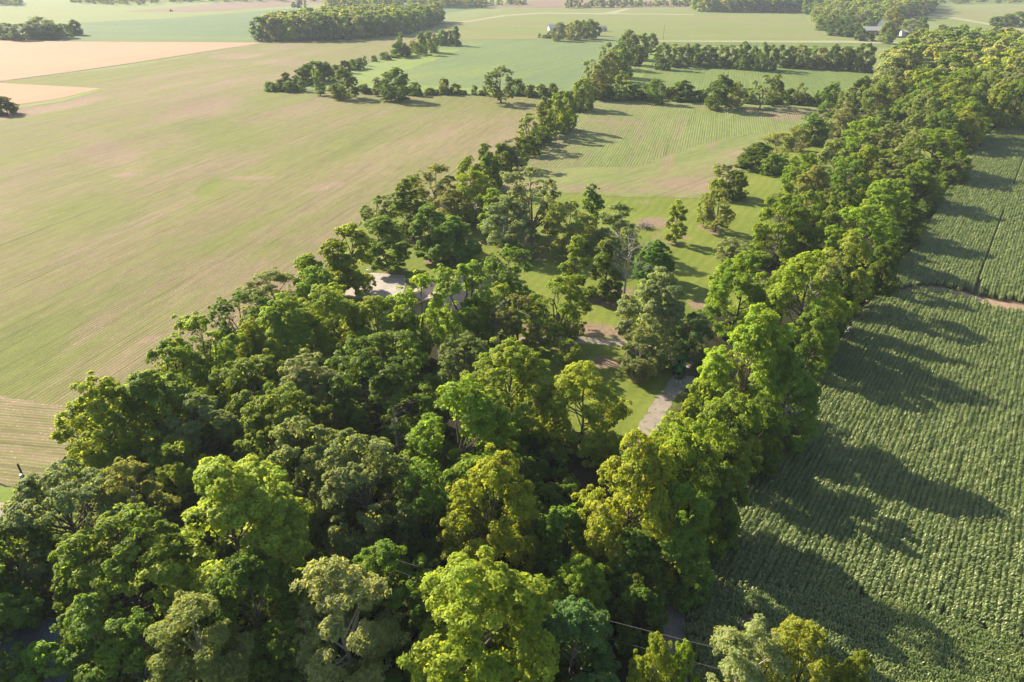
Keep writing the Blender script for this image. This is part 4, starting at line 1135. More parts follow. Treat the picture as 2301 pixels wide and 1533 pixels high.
wood('far_hazy_woods', fill_poly(tw4, 24, 9, cap=220), 27, 12, 18, 'faint line of hazy woods along the top left edge')
line_pts = []
for a, b, n in (((1278, 18), (1420, 15), 15), ((1412, 14), (1560, 14), 16), ((1080, 12), (1190, 10), 10)):
    for k in range(n):
        u = (k + rnd.uniform(0, .8)) / n
        line_pts.append(G(a[0] + (b[0] - a[0]) * u, a[1] + (b[1] - a[1]) * u))
wood('far_hedge_trees', line_pts, 28, 6, 15, 'sparse far hedges before the bare brown field')
tw5 = px_poly([(2085, 9), (2320, 8), (2700, 2), (2700, -12), (2080, -8)])
wood('far_right_woods', fill_poly(tw5, 22, 10, cap=260), 29, 12, 18, 'dark hazy woods in the upper right corner')
# undergrowth that closes the belt towards the corn and fills between trunks in the wood
ug = []
for i in range(len(CORN_L) - 4):
    a, b = G(*CORN_L[i + 1]), G(*CORN_L[i + 2])
    d = math.hypot(b[0] - a[0], b[1] - a[1])
    for k in range(int(d / 1.1)):
        u = rnd.random()
        off = -(2.9 + abs(rnd.gauss(0, 1.6)) if a[1] < 120 else 0.8 + abs(rnd.gauss(0, 2.5)))
        nx, ny = (b[1] - a[1]) / d, -(b[0] - a[0]) / d
        ug.append((a[0] + (b[0] - a[0]) * u + nx * off, a[1] + (b[1] - a[1]) * u + ny * off))
woodfloor = px_poly([(170, 1010), (330, 890), (480, 790), (620, 740), (760, 760), (900, 800), (980, 900), (1000, 1020), (900, 1100), (700, 1150), (420, 1200), (250, 1180)])
ug += fill_poly(woodfloor, 2.6, 12, cap=260)
ug += fill_poly(px_poly([(700, 1100), (900, 1040), (1010, 1000), (1240, 1010), (1290, 1100), (1260, 1250), (1300, 1420), (1280, 1560), (700, 1560), (640, 1300)]), 2.3, 13, cap=400)
ug += fill_poly(px_poly([(-100, 1250), (150, 1180), (420, 1200), (640, 1300), (700, 1560), (200, 1560), (120, 1380)]), 2.6, 14, cap=300)
hedge_lines = [((605, 203), (700, 205)), ((740, 206), (930, 210)), ((930, 210), (1290, 218)), ((1340, 222), (1940, 240)), ((1120, 385), (1290, 245)), ((690, 168), (760, 155)), ((1490, 137), (1960, 150)), ((880, 124), (1020, 92))]
for a, b in hedge_lines:
    A, B = G(*a), G(*b)
    d = math.hypot(B[0] - A[0], B[1] - A[1])
    for k in range(int(d / 2.2)):
        u = rnd.random()
        ug.append((A[0] + (B[0] - A[0]) * u + rnd.gauss(0, .7), A[1] + (B[1] - A[1]) * u + rnd.gauss(0, .7)))
gx_, gy_ = G(1908, 736)
ug = [p for p in ug if math.hypot(p[0] - gx_, p[1] - gy_) > 4.5]
r_ = np.random.default_rng(31)
n = len(ug)
us = [(KIT['shrub'][i]['crown'], col4(t, 0.9)) for i in range(3) for t in ('green', 'dark')]
sc = r_.uniform(0.3, 0.75, n)
scatter_object('undergrowth', [(x, y, 0) for x, y in ug], r_.uniform(0, 6.28, n), np.stack([sc, sc, sc * r_.uniform(0.7, 1.3, n)], 1), r_.integers(0, 6, n), us,
               'stuff', 'tangled undergrowth under the hedges and trees')

# ------------------------------------------------------------------ corn
t = NT('corn_leaf')
co = t.coords()
oi = t.n('ShaderNodeObjectInfo')
gi_ = t.n('ShaderNodeNewGeometry')
f = t.math('ADD', t.math('MULTIPLY', gi_.outputs['Random Per Island'], 0.6), t.math('MULTIPLY', oi.outputs['Random'], 0.4))
cc = t.ramp(f, [(0.0, (0.070, 0.118, 0.024)), (0.5, (0.135, 0.185, 0.045)), (1.0, (0.235, 0.270, 0.09))])
b_ = t.bsdf(cc, 0.45, 0.6)
tr_ = t.n('ShaderNodeBsdfTranslucent')
t.l(t.mix(1.0, cc, (1.4, 1.4, 0.5), 'MULTIPLY'), tr_.inputs[0])
mx = t.n('ShaderNodeMixShader'); mx.inputs[0].default_value = 0.3
t.l(b_.outputs[0], mx.inputs[1]); t.l(tr_.outputs[0], mx.inputs[2])
M['corn'] = t.done(mx)


def corn_segment(seed, length=3.0):
    """a stretch of one corn row along X"""
    r = np.random.default_rng(seed)
    V, Q = [], []
    x = -length / 2 + 0.1
    while x < length / 2:
        h = r.uniform(1.25, 1.65)
        y0 = r.normal() * 0.04
        plane = r.uniform(-0.9, 0.9) + math.pi / 2
        nl = 8
        for k in range(nl):
            zb_ = h * (0.22 + 0.66 * k / nl)
            a = plane + (math.pi if k % 2 else 0) + r.normal() * 0.35
            ln = r.uniform(0.55, 0.8) * (1 - 0.25 * abs(k / nl - 0.55))
            ca, sa = math.cos(a), math.sin(a)
            rise, w = r.uniform(0.22, 0.36), r.uniform(0.045, 0.062)
            prof = [(0.03, 0.0, w * 0.6), (0.36 * ln, rise, w), (0.72 * ln, rise * 0.72, w), (ln, -0.08 - 0.12 * r.random(), w * 0.2)]
            b = len(V)
            for d_, z_, w_ in prof:
                V.append((x + ca * d_ - sa * w_, y0 + sa * d_ + ca * w_, zb_ + z_))
                V.append((x + ca * d_ + sa * w_, y0 + sa * d_ - ca * w_, zb_ + z_))
            for i in range(3):
                Q.append((b + 2 * i, b + 2 * i + 1, b + 2 * i + 3, b + 2 * i + 2))
        b = len(V)                                   # stalk
        for z_, w_ in ((0, 0.025), (h * 0.85, 0.012)):
            V += [(x - w_, y0 - w_, z_), (x + w_, y0 - w_, z_), (x, y0 + w_, z_)]
        Q += [(b, b + 1, b + 4, b + 3), (b + 1, b + 2, b + 5, b + 4), (b + 2, b, b + 3, b + 5)]
        x += r.uniform(0.17, 0.23)
    return mesh_np('corn_row_stretch', np.array(V), np.array(Q), M['corn'])


corn_src = [(corn_segment(50 + i), None) for i in range(8)]
AZ = math.radians(53.2)
ca, sa = math.cos(AZ), math.sin(AZ)
PW = [5, 6, 7, 9, 11, 13, 14, 15]
path_poly = px_poly([(x, y - w) for (x, y), w in zip(PATH, PW)] + [(x, y + w) for (x, y), w in zip(PATH[::-1], PW[::-1])])
gap1 = px_poly([(2186, 660), (2195, 660), (2227, 566), (2261, 455), (2299, 365), (2299, 355), (2295, 360), (2257, 455), (2221, 566)])
gap2 = px_poly([(1990, 620), (1998, 622), (2060, 530), (2085, 470), (2078, 470), (2050, 530)])
bare = px_poly([(1650, 1400), (1668, 1383), (1700, 1382), (1725, 1392), (1705, 1425), (1680, 1436)])
hd1 = px_poly([(1560, 1330), (1800, 1330), (1960, 1352), (2120, 1392), (2301, 1462), (2301, 1900), (1500, 1900)])
sheet('bare_corn_patch', rough_edge(bare, 0.6, 0.08), 0.05, M['soil'])
inset = [(x + 0.5, y - 0.3) for x, y in corn_poly]


def corn_rows(az, seglen, test, lim):
    c, s = math.cos(az), math.sin(az)
    out = []
    for j in range(-500, 500):
        v = j * 0.62
        for i in range(-170, 320):
            u = i * seglen + (j % 3) * 0.7
            x_, y_ = u * c - v * s, u * s + v * c
            out.append((x_, y_))
    A = np.array(out)
    m = test(A[:, 0], A[:, 1]) & lim(A[:, 0], A[:, 1])
    return A[m]


def view_lim(X, Y):                      # what the photo shows of the field, and a generous margin beside it
    return (X < Y * 0.90 + 34) & (Y > 33) & (Y < 315)


def main_zone(X, Y):
    return in_poly(X, Y, inset) & ~in_poly(X, Y, path_poly) & ~in_poly(X, Y, gap1) & ~in_poly(X, Y, gap2) & ~in_poly(X, Y, bare) & ~in_poly(X, Y, hd1)


def head_zone(X, Y):
    return in_poly(X, Y, inset) & in_poly(X, Y, hd1) & ~in_poly(X, Y, bare)


cp1 = corn_rows(AZ, 2.5, main_zone, view_lim)
cp2 = corn_rows(math.radians(-22), 2.5, head_zone, view_lim)
print('corn segments', len(cp1), len(cp2))
cp = np.vstack([cp1, cp2])
rr = np.concatenate([np.full(len(cp1), AZ), np.full(len(cp2), math.radians(-22))]) + RNG.integers(0, 2, len(cp)) * math.pi
cz = RNG.uniform(0.85, 1.12, len(cp))
scatter_object('corn_plants', np.c_[cp, np.zeros(len(cp))], rr, np.stack([np.full(len(cp), 0.85), np.full(len(cp), 0.82), cz * 0.85], 1), RNG.integers(0, 8, len(cp)), corn_src,
               'stuff', 'knee-high rows of green corn filling the right side')

# ------------------------------------------------------------------ dead and bare trees
def bare_tree(name, x, y, h, spread, seed, label, group=None, mat='pale_bark', r0=0.2):
    r = np.random.default_rng(seed)
    root = empty(name, x, y, 0)
    tag(root, label, 'tree', group)
    mb = MB()
    top = np.array([r.normal() * .4, r.normal() * .4, h * 0.93])
    kn = [np.array([0, 0, -0.2]), np.array([0.05, 0, h * 0.25]), np.array([r.normal() * .2, r.normal() * .2, h * 0.55]), top]
    mb.tube(kn, [r0 * 1.3, r0, r0 * 0.7, 0.03], 7)
    tr = mb.build('trunk', M[mat], root)

    def br(mbb, p, d, L, rad, depth):
        q = p + d * L * 0.5 + r.normal(size=3) * L * 0.07
        e = q + unit(d + r.normal(size=3) * 0.3 + np.array([0, 0, 0.15])) * L * 0.5
        mbb.tube([p, q, e], [rad, rad * 0.7, rad * 0.35], 5, False)
        if depth:
            for k in range(3):
                base = q if k == 0 else e
                br(mbb, base, unit(d + r.normal(size=3) * 0.6 + np.array([0, 0, 0.2])), L * r.uniform(0.45, 0.65), rad * 0.5, depth - 1)
    for k in range(15):
        z = h * r.uniform(0.35, 0.88)
        a = k * 2.4 + r.normal() * .4
        f = np.interp(z, [0, h * 0.25, h * 0.55, h * 0.93], [0, 0, 0, 0])
        m2 = MB()
        p = np.array([kn[2][0] * min(1, z / (h * 0.55)), kn[2][1] * min(1, z / (h * 0.55)), z])
        br(m2, p, unit(np.array([math.cos(a), math.sin(a), 0.7])), spread * r.uniform(0.7, 1.0), r0 * 0.42, 2)
        m2.build('branch', M[mat], root)
    return root


x, y = G(1400, 690)
bare_tree('dead_tree', x, y, 14.5, 4.6, 3, 'tall bleached dead tree without leaves in the middle of the garden')
x, y = G(1120, 800)
bare_tree('dead_tree', x, y, 7, 1.6, 8, 'small bare grey tree left of the gravel track', r0=0.1)
x, y = G(905, 1080)
bare_tree('dead_tree', x, y, 12, 0.9, 9, 'thin bare trunk standing in the wood beside the big dark dome', r0=0.12)
x, y = G(1795, 775)
bare_tree('dead_tree', x, y, 12.5, 2.4, 12, 'bleached bare branches showing in the belt beside the white gravel', r0=0.2)
x, y = G(1650, 880)
bare_tree('dead_tree', x, y, 8, 2.0, 14, 'bare white branches in the belt right of the tractor', r0=0.14)

# ------------------------------------------------------------------ brush pile
x, y = G(1447, 512)
bp = MB()
rb = random.Random(4)
for k in range(120):
    a = rb.uniform(0, 6.28); d = abs(rb.gauss(0, 1.5)); L = rb.uniform(0.8, 2.8)
    cx_, cy_ = d * math.cos(a), d * math.sin(a) * 0.8
    z0 = max(0.05, 1.3 - d * 0.45) * rb.random()
    b2 = rb.uniform(0, 6.28); el = rb.uniform(-0.1, 0.5)
    bp.tube([(cx_ - math.cos(b2) * L / 2, cy_ - math.sin(b2) * L / 2, z0), (cx_ + math.cos(b2) * L / 2, cy_ + math.sin(b2) * L / 2, z0 + L * math.sin(el))], [rb.uniform(.03, .09), .02], 4)
o = bp.build('brush_pile', M['wood_grey'])
o.location = (x, y, 0)
tag(o, 'pile of cut grey branches on bare earth at the lawn edge', 'brush pile')

# ------------------------------------------------------------------ tractor with front loader
def wheel_part(parent, name, cx_, cy_, r, w, rim_m, hub=0.55):
    """tyre with lugs (part) and its rim (sub-part); axle along X"""
    mb = MB()
    n = 24
    prof = [(-w / 2, r * 0.62), (-w / 2, r * 0.93), (-w / 3, r), (w / 3, r), (w / 2, r * 0.93), (w / 2, r * 0.62)]
    V = []
    for i in range(n):
        a = 2 * math.pi * i / n
        for px_, pr in prof: V.append((px_, pr * math.cos(a), pr * math.sin(a)))
    m = len(prof)
    F = [(i * m + k, ((i + 1) % n) * m + k, ((i + 1) % n) * m + (k + 1) % m, i * m + (k + 1) % m) for i in range(n) for k in range(m)]
    mb.add(V, F)
    for i in range(n):                                # lugs
        a = 2 * math.pi * (i + 0.5) / n
        s = 1 if i % 2 else -1
        c_ = (s * w * 0.22, (r + 0.012) * math.cos(a), (r + 0.012) * math.sin(a))
        u = np.array([0, -math.sin(a), math.cos(a)]); v = np.array([0, math.cos(a), math.sin(a)])
        P = []
        for dv in (-0.03, 0.03):
            for du, dx in ((-0.035, -w * .24), (0.035, -w * .24), (0.035, w * .24), (-0.035, w * .24)):
                P.append(np.array(c_) + u * (du + s * dx * 0.3) + v * dv + np.array([dx, 0, 0]))
        mb.add(P, [(0, 3, 2, 1), (4, 5, 6, 7), (0, 1, 5, 4), (1, 2, 6, 5), (2, 3, 7, 6), (3, 0, 4, 7)])
    o = mb.build(name, M['rubber'], parent)
    o.location = (cx_, cy_, r)
    rm = MB()
    for sx_ in (-1, 1):
        ring = []
        pr = [(sx_ * w * 0.40, r * 0.63), (sx_ * w * 0.22, r * 0.5), (sx_ * w * 0.20, r * 0.2), (sx_ * w * 0.3, r * 0.12)]
        for i in range(16):
            a = 2 * math.pi * i / 16
            for q, rr2 in pr: ring.append((q, rr2 * math.cos(a), rr2 * math.sin(a)))
        F = [(i * 4 + k, ((i + 1) % 16) * 4 + k, ((i + 1) % 16) * 4 + k + 1, i * 4 + k + 1) for i in range(16) for k in range(3)]
        F.append(tuple(i * 4 + 3 for i in range(16)))
        rm.add(ring, F)
    rm.build('rim', M[rim_m], o)
    return o


def tractor(x, y, rz):
    root = empty('farm_tractor', x, y, 0.05, rz)       # front faces -Y in its own frame
    tag(root, 'green farm tractor with front loader parked at the head of the gravel drive', 'tractor')
    for s in (-1, 1):
        wheel_part(root, 'rear_wheel', s * 0.88, 0.95, 0.78, 0.44, 'yellow_paint')
        wheel_part(root, 'front_wheel', s * 0.80, -0.95, 0.48, 0.30, 'yellow_paint')
    hood = MB()
    V = [(-.34, -1.55, .85), (.34, -1.55, .85), (.36, .1, .85), (-.36, .1, .85), (-.26, -1.62, 1.32), (.26, -1.62, 1.32), (.30, .1, 1.50), (-.30, .1, 1.50), (-.2, -1.3, 1.42), (.2, -1.3, 1.42)]
    hood.add(V, [(0, 3, 2, 1), (0, 1, 5, 4), (1, 2, 6, 9, 5), (3, 0, 4, 8, 7), (4, 5, 9, 8), (8, 9, 6, 7), (2, 3, 7, 6)])
    hood.build('hood', M['green_paint'], root, bevel=0.04)
    g_ = MB(); g_.box((0, -1.635, 1.05), (0.42, 0.05, 0.34)); g_.build('grille', M['black'], root)
    for s in (-1, 1):
        l_ = MB(); l_.box((s * 0.15, -1.67, 1.2), (0.11, 0.03, 0.08)); l_.build('headlight', M['white'], root)
    ch = MB(); ch.box((0, -0.4, 0.68), (0.42, 2.5, 0.32)); ch.box((0, 0.9, 0.78), (1.3, 0.34, 0.34)); ch.box((0, -0.95, 0.5), (1.3, 0.14, 0.14)); ch.build('chassis', M['black'], root)
    pl = MB(); pl.box((0, 0.55, 0.92), (1.0, 0.9, 0.06)); pl.build('platform', M['black'], root)
    for s in (-1, 1):
        fd = MB()
        arc = [(0.95 + 0.92 * math.cos(a), 0.82 + 0.92 * math.sin(a)) for a in np.linspace(0.35, 2.9, 9)]
        V = []
        for ya, za in arc: V += [(s * 0.62, ya, za), (s * 1.12, ya, za), (s * 1.12, ya, za + .04), (s * 0.62, ya, za + .04)]
        F = []
        for i in range(8):
            for k in range(4): F.append((i * 4 + k, i * 4 + (k + 1) % 4, i * 4 + 4 + (k + 1) % 4, i * 4 + 4 + k))
        fd.add(V, F + [(0, 1, 2, 3), (35, 34, 33, 32)]); fd.build('fender', M['green_paint'], root)
    st = MB(); st.box((0, 0.85, 1.25), (0.5, 0.5, 0.12)); st.box((0, 1.1, 1.5), (0.48, 0.12, 0.5)); st.build('seat', M['black'], root, bevel=0.04)
    sw = MB(); sw.tube([(0, 0.2, 1.3), (0, 0.38, 1.62)], 0.03, 6)
    sw.tube([(0.2 * math.cos(a), 0.38 + 0.16 * math.sin(a), 1.62 + 0.09 * math.sin(a)) for a in np.linspace(0, 6.283, 13)], 0.018, 5, False)
    sw.build('steering_wheel', M['black'], root)
    rp = MB()
    for s in (-1, 1): rp.tube([(s * 0.5, 1.35, 0.95), (s * 0.5, 1.35, 2.4)], 0.04, 6)
    for s in (-1, 1): rp.tube([(s * 0.5, 0.3, 0.95), (s * 0.5, 0.2, 2.4)], 0.03, 6)
    rp.build('roll_bar', M['black'], root)
    cn = MB(); cn.box((0, 0.85, 2.45), (1.1, 1.0, 0.08)); cn.build('canopy', M['green_paint'], root, bevel=0.03)
    ex = MB(); ex.tube([(0.24, -0.6, 1.45), (0.24, -0.6, 2.15)], 0.04, 8); ex.build('exhaust', M['black'], root)
    for s in (-1, 1):
        la = MB()
        for a, b in (((s * .5, -.05, 1.45), (s * .5, -1.6, 1.35)), ((s * .5, -1.6, 1.35), (s * .5, -2.35, .55))):
            A, B = np.array(a), np.array(b); c_ = (A + B) / 2
            L = np.linalg.norm(B - A); ang = math.atan2(B[2] - A[2], -(B[1] - A[1]))
            V = []
            dy, dz = (B - A)[1] / L, (B - A)[2] / L
            for P in (A, B):
                for hx, hz in ((-.05, -.08), (.05, -.08), (.05, .08), (-.05, .08)): V.append((P[0] + hx, P[1] - dz * hz, P[2] + dy * -hz * -1))
            la.add(V, [(0, 1, 2, 3), (7, 6, 5, 4), (0, 4, 5, 1), (1, 5, 6, 2), (2, 6, 7, 3), (3, 7, 4, 0)])
        la.box((s * .5, -.1, 1.1), (.1, .2, .8))
        la.build('loader_arm', M['green_paint'], root)
        cyl = MB(); cyl.tube([(s * .5, -.3, .85), (s * .5, -1.5, 1.2)], .035, 6); cyl.build('hydraulic_ram', M['galv'], root)
    cb = MB(); cb.tube([(-.5, -1.6, 1.35), (.5, -1.6, 1.35)], .05, 8); cb.build('cross_tube', M['green_paint'], root)
    ff = MB(); ff.box((0, -2.42, .5), (1.2, .08, .10)); ff.box((0, -2.42, .2), (1.2, .08, .10))
    for s in (-1, 0, 1): ff.box((s * .55, -2.42, .35), (.08, .07, .5))
    ff.build('fork_frame', M['black'], root)
    for s in (-1, 1):
        fk = MB(); fk.box((s * .32, -2.95, .1), (.1, 1.05, .05)); fk.build('fork_tine', M['galv'], root)
    return root


x, y = G(1524, 838)
tractor(x, y, math.radians(-12))

# ------------------------------------------------------------------ house, shed and garden things
def rect_world(cx_, cy_, rz, pts):
    c, s = math.cos(rz), math.sin(rz)
    return [(cx_ + a * c - b * s, cy_ + a * s + b * c) for a, b in pts]


def gable_house(name, x, y, rz, L, Wd, hw, hr, wall, roof, label, cat='house', windows=(), doors=(), over=0.5, chimney=None, roof_name='roof', rows=0):
    root = empty(name, x, y, 0, rz)
    tag(root, label, cat)
    w = MB()
    a, b = L / 2, Wd / 2
    V = [(-a, -b, 0), (a, -b, 0), (a, b, 0), (-a, b, 0), (-a, -b, hw), (a, -b, hw), (a, b, hw), (-a, b, hw), (-a, 0, hw + hr), (a, 0, hw + hr)]
    w.add(V, [(0, 1, 5, 4), (1, 2, 6, 9, 5), (2, 3, 7, 6), (3, 0, 4, 8, 7), (4, 5, 9, 8), (6, 7, 8, 9)])
    w.build('wall', M[wall], root)
    sl = hr / b
    for s in (-1, 1):
        r = MB()
        t_ = 0.12
        y0_, z0_ = s * (b + over), hw - over * sl
        P = [(-a - over, y0_, z0_), (a + over, y0_, z0_), (a + over, 0, hw + hr), (-a - over, 0, hw + hr)]
        P = [(p[0], p[1], p[2] + 0.03) for p in P]
        r.add(P + [(p[0], p[1], p[2] + t_) for p in P], [(0, 1, 2, 3), (7, 6, 5, 4), (0, 4, 5, 1), (1, 5, 6, 2), (2, 6, 7, 3), (3, 7, 4, 0)])
        ro = r.build(roof_name, M[roof], root)
        if rows:                                      # courses of shingles, proud of the deck
            st = MB()
            for k in range(rows):
                u0, u1 = k / rows, (k + 0.55) / rows
                ya, yb = y0_ * (1 - u0), y0_ * (1 - u1)
                za, zb2 = z0_ + (hw + hr - z0_) * u0, z0_ + (hw + hr - z0_) * u1
                zz = t_ + 0.05
                Q = [(-a - over + .02, ya, za + zz), (a + over - .02, ya, za + zz), (a + over - .02, yb, zb2 + zz - .015), (-a - over + .02, yb, zb2 + zz - .015)]
                st.add(Q + [(p[0], p[1], p[2] - 0.04) for p in Q], [(0, 1, 2, 3), (7, 6, 5, 4), (0, 4, 5, 1), (1, 5, 6, 2), (2, 6, 7, 3), (3, 7, 4, 0)])
            tag(st.build('shingle_courses', M[roof], ro), kind='stuff')
    for wx, side, wz, ww, wh in windows:
        yy = side * (b + 0.03)
        fr = MB()
        for q in ((0, wh / 2), (0, -wh / 2)): fr.box((wx, yy, wz + q[1]), (ww + .1, .08, .08))
        for q in (-ww / 2, ww / 2, 0): fr.box((wx + q, yy, wz), (.07, .07, wh))
        fo = fr.build('window', M['white'], root)
        pn = MB(); pn.box((wx, side * (b + .015), wz), (ww - .02, .03, wh - .02)); pn.build('pane', M['glass'], fo)
    for wx, side, ww, wh in doors:
        d_ = MB(); d_.box((wx, side * (b + .03), wh / 2), (ww, .06, wh)); dd = d_.build('door', M['white'], root)
        k_ = MB(); k_.box((wx + ww * .38, side * (b + .08), wh / 2), (.08, .05, .08)); k_.build('handle', M['galv'], dd)
    if chimney:
        c_ = MB(); c_.box((chimney[0], chimney[1], hw + hr * 0.6 + .6), (.8, .8, 2.2)); c_.build('chimney', M['brick_wall'], root)
    return root


x, y = G(1012, 690)
gable_house('farm_house', x, y, math.radians(65), 13, 8, 2.6, 2.2, 'tan_wall', 'shingle', 'tan house with brown-grey shingle roof mostly hidden by two big open trees', 'house',
            windows=[(-4.5, 1, 1.5, 1.4, 1.2), (-1.5, 1, 1.5, 1.4, 1.2), (4, 1, 1.5, 1.6, 1.2), (-5, -1, 1.5, 1.4, 1.2), (3, -1, 1.5, 1.4, 1.2)], doors=[(1.4, 1, 1.0, 2.1), (0, -1, 1.0, 2.1)], chimney=(2, 0.8), rows=22)
x, y = G(955, 690)
gable_house('garage', x, y, math.radians(65), 6, 6, 2.5, 1.4, 'tan_wall', 'shingle', 'tan garage with brown-grey roof at the right side of the concrete pad', 'garage',
            windows=[(-2, 1, 1.5, 1.0, 0.9)], doors=[(0.6, 1, 2.6, 2.2)], rows=16)
x, y = G(1112, 700)
gable_house('garden_shed', x, y, math.radians(50), 5, 3.6, 2.2, 0.9, 'wood_grey', 'grey_roof', 'grey shed with pale metal roof peeking out between garden trees', 'shed', doors=[(0, -1, 1.2, 1.8)], over=0.25)
# lower left corner building with ribbed blue metal roof
x, y = G(20, 1480, 3.2)
gable_house('barn', x, y, math.radians(20), 13, 7.5, 2.6, 1.2, 'wood_grey', 'blue_metal', 'outbuilding with blue-grey ribbed metal roof in the lower left corner', 'barn', doors=[(2, -1, 2.4, 2.2)], over=0.3)
barn = bpy.data.objects['barn']
rf = [c for c in barn.children if c.name.startswith('roof')]
for k, ro in enumerate(rf):
    rb_ = MB()
    s = -1 if k == 0 else 1
    for i in range(33):
        xx = -6.6 + i * 0.41
        b_y, hw_, hr_ = 3.75, 2.6, 1.2
        rb_.tube([(xx, s * (b_y + .28), hw_ - .28 * hr_ / b_y + .17), (xx, s * 0.05, hw_ + hr_ + .14)], .03, 4)
    tag(rb_.build('rib', M['blue_metal'], ro), kind='stuff')

# propane tank on legs
x, y = G(861, 596)
pt = empty('propane_tank', x, y, 0, math.radians(35))
tag(pt, 'pale grey domed propane tank on the lawn behind the concrete pad', 'propane tank')
mb = MB()
pr = [(-1.35, .05), (-1.25, .32), (-1.0, .55), (-.6, .62), (.6, .62), (1.0, .55), (1.25, .32), (1.35, .05)]
mb.tube([(a, 0, .95) for a, b in pr], [b for a, b in pr], 20)
mb.build('tank', M['white'], pt, smooth=True)
dm = MB(); dm.tube([(0, 0, 1.5), (0, 0, 1.72), (0, 0, 1.8)], [.24, .22, .12], 14); dm.build('valve_dome', M['galv'], pt, smooth=True)
for s in (-.8, .8):
    lg = MB(); lg.box((s, 0, .2), (.18, .8, .44)); lg.build('leg', M['wood_grey'], pt)

# grill on the pad edge
x, y = G(803, 629)
gr = empty('barbecue_grill', x, y, .05, .3)
tag(gr, 'black covered barbecue grill on the left edge of the concrete pad', 'grill')
mb = MB(); mb.box((0, 0, .75), (.9, .55, .3)); mb.build('firebox', M['black'], gr, bevel=.04)
mb = MB(); mb.tube([(-.45, 0, .95), (.45, 0, .95)], .28, 14); mb.build('lid', M['black'], gr, smooth=False)
mb = MB(); mb.box((-.65, 0, .9), (.35, .45, .04)); mb.box((.65, 0, .9), (.35, .45, .04)); mb.build('side_shelf', M['galv'], gr)
for a in (-.38, .38):
    for b in (-.2, .2):
        l_ = MB(); l_.box((a, b, .3), (.05, .05, .6)); l_.build('leg', M['black'], gr)
# bench
x, y = G(831, 610)
bn = empty('garden_bench', x, y, 0, math.radians(10))
tag(bn, 'white bench on the grass at the top corner of the concrete pad', 'bench')
for i in range(3):
    m_ = MB(); m_.box((0, -.16 + i * .16, .45), (1.4, .13, .04)); m_.build('seat_slat', M['white'], bn)
for i in range(2):
    m_ = MB(); m_.box((0, .27, .62 + i * .16), (1.4, .03, .11)); m_.build('back_slat', M['white'], bn)
for a in (-.6, .6):
    l_ = MB(); l_.box((a, -.18, .22), (.06, .06, .43)); l_.build('leg', M['wood_grey'], bn)
    l_ = MB(); l_.box((a, .22, .4), (.06, .06, .8)); l_.build('leg', M['wood_grey'], bn)
# small fire pit with leaning sticks
x, y = G(863, 607)
fp = empty('fire_pit', x, y, 0)
tag(fp, 'small rust-brown fire pit with stacked sticks on the grass below the propane tank', 'fire pit')
mb = MB()
for i in range(14):
    a = i * 2 * math.pi / 14
    mb.box((.5 * math.cos(a), .5 * math.sin(a), .12), (.12, .24, .24), rz=a)
mb.build('ring', M['wood_grey'], fp)
for i in range(5):
    a = i * 1.256
    s_ = MB(); s_.tube([(.4 * math.cos(a), .4 * math.sin(a), .05), (0, 0, .8)], .04, 5); s_.build('stick', M['red_brown'], fp)
# utility box by the drive / teal trailer at the left edge
x, y = G(14, 1300)
tl = empty('flatbed_trailer', x, y, 0, math.radians(24))
tag(tl, 'teal box trailer with white top in the shade at the left edge', 'trailer')
mb = MB(); mb.box((0, 0, 1.0), (5.2, 2.2, .9)); mb.build('body', M['teal'], tl, bevel=.05)
mb = MB(); mb.box((0, 0, 1.50), (5.3, 2.3, .09)); mb.build('top_cover', M['white'], tl)
for s in (-1, 1):
    for q in (-.5, .5):
        w_ = MB(); w_.tube([(q, s * .95, .36), (q, s * 1.14, .36)], .36, 16); w_.build('wheel', M['rubber'], tl)
mb = MB(); mb.box((3.2, 0, .6), (1.4, .12, .12)); mb.build('tow_bar', M['black'], tl)
# white mailbox-like car hidden at (480, 895)
x, y = G(497, 893)
cr = empty('parked_car', x, y, 0, math.radians(20))
tag(cr, 'dark parked car half hidden under the trees with visible trunks', 'car')
body = MB()
body.add([(-2.2, -.88, .35), (2.2, -.88, .35), (2.2, .88, .35), (-2.2, .88, .35), (-2.25, -.86, .85), (2.2, -.86, .78), (2.2, .86, .78), (-2.25, .86, .85)],
         [(0, 3, 2, 1), (4, 5, 6, 7), (0, 1, 5, 4), (1, 2, 6, 5), (2, 3, 7, 6), (3, 0, 4, 7)])
body.add([(-1.7, -.82, .85), (1.1, -.82, .8), (1.1, .82, .8), (-1.7, .82, .85), (-1.2, -.65, 1.42), (.35, -.65, 1.42), (.35, .65, 1.42), (-1.2, .65, 1.42)],
         [(4, 5, 6, 7), (0, 1, 5, 4), (1, 2, 6, 5), (2, 3, 7, 6), (3, 0, 4, 7)])
body.build('body', M['black'], cr, bevel=.06)
ws = MB(); ws.add([(1.0, -.7, .9), (1.0, .7, .9), (.42, .6, 1.39), (.42, -.6, 1.39)], [(0, 1, 2, 3)]); o = ws.build('windscreen', M['galv'], cr); o.location = (.03, 0, .03)
for a in (-1.35, 1.35):
    for s in (-1, 1):
        w_ = MB(); w_.tube([(a, s * .7, .33), (a, s * .9, .33)], .33, 16); w_.build('wheel', M['rubber'], cr)

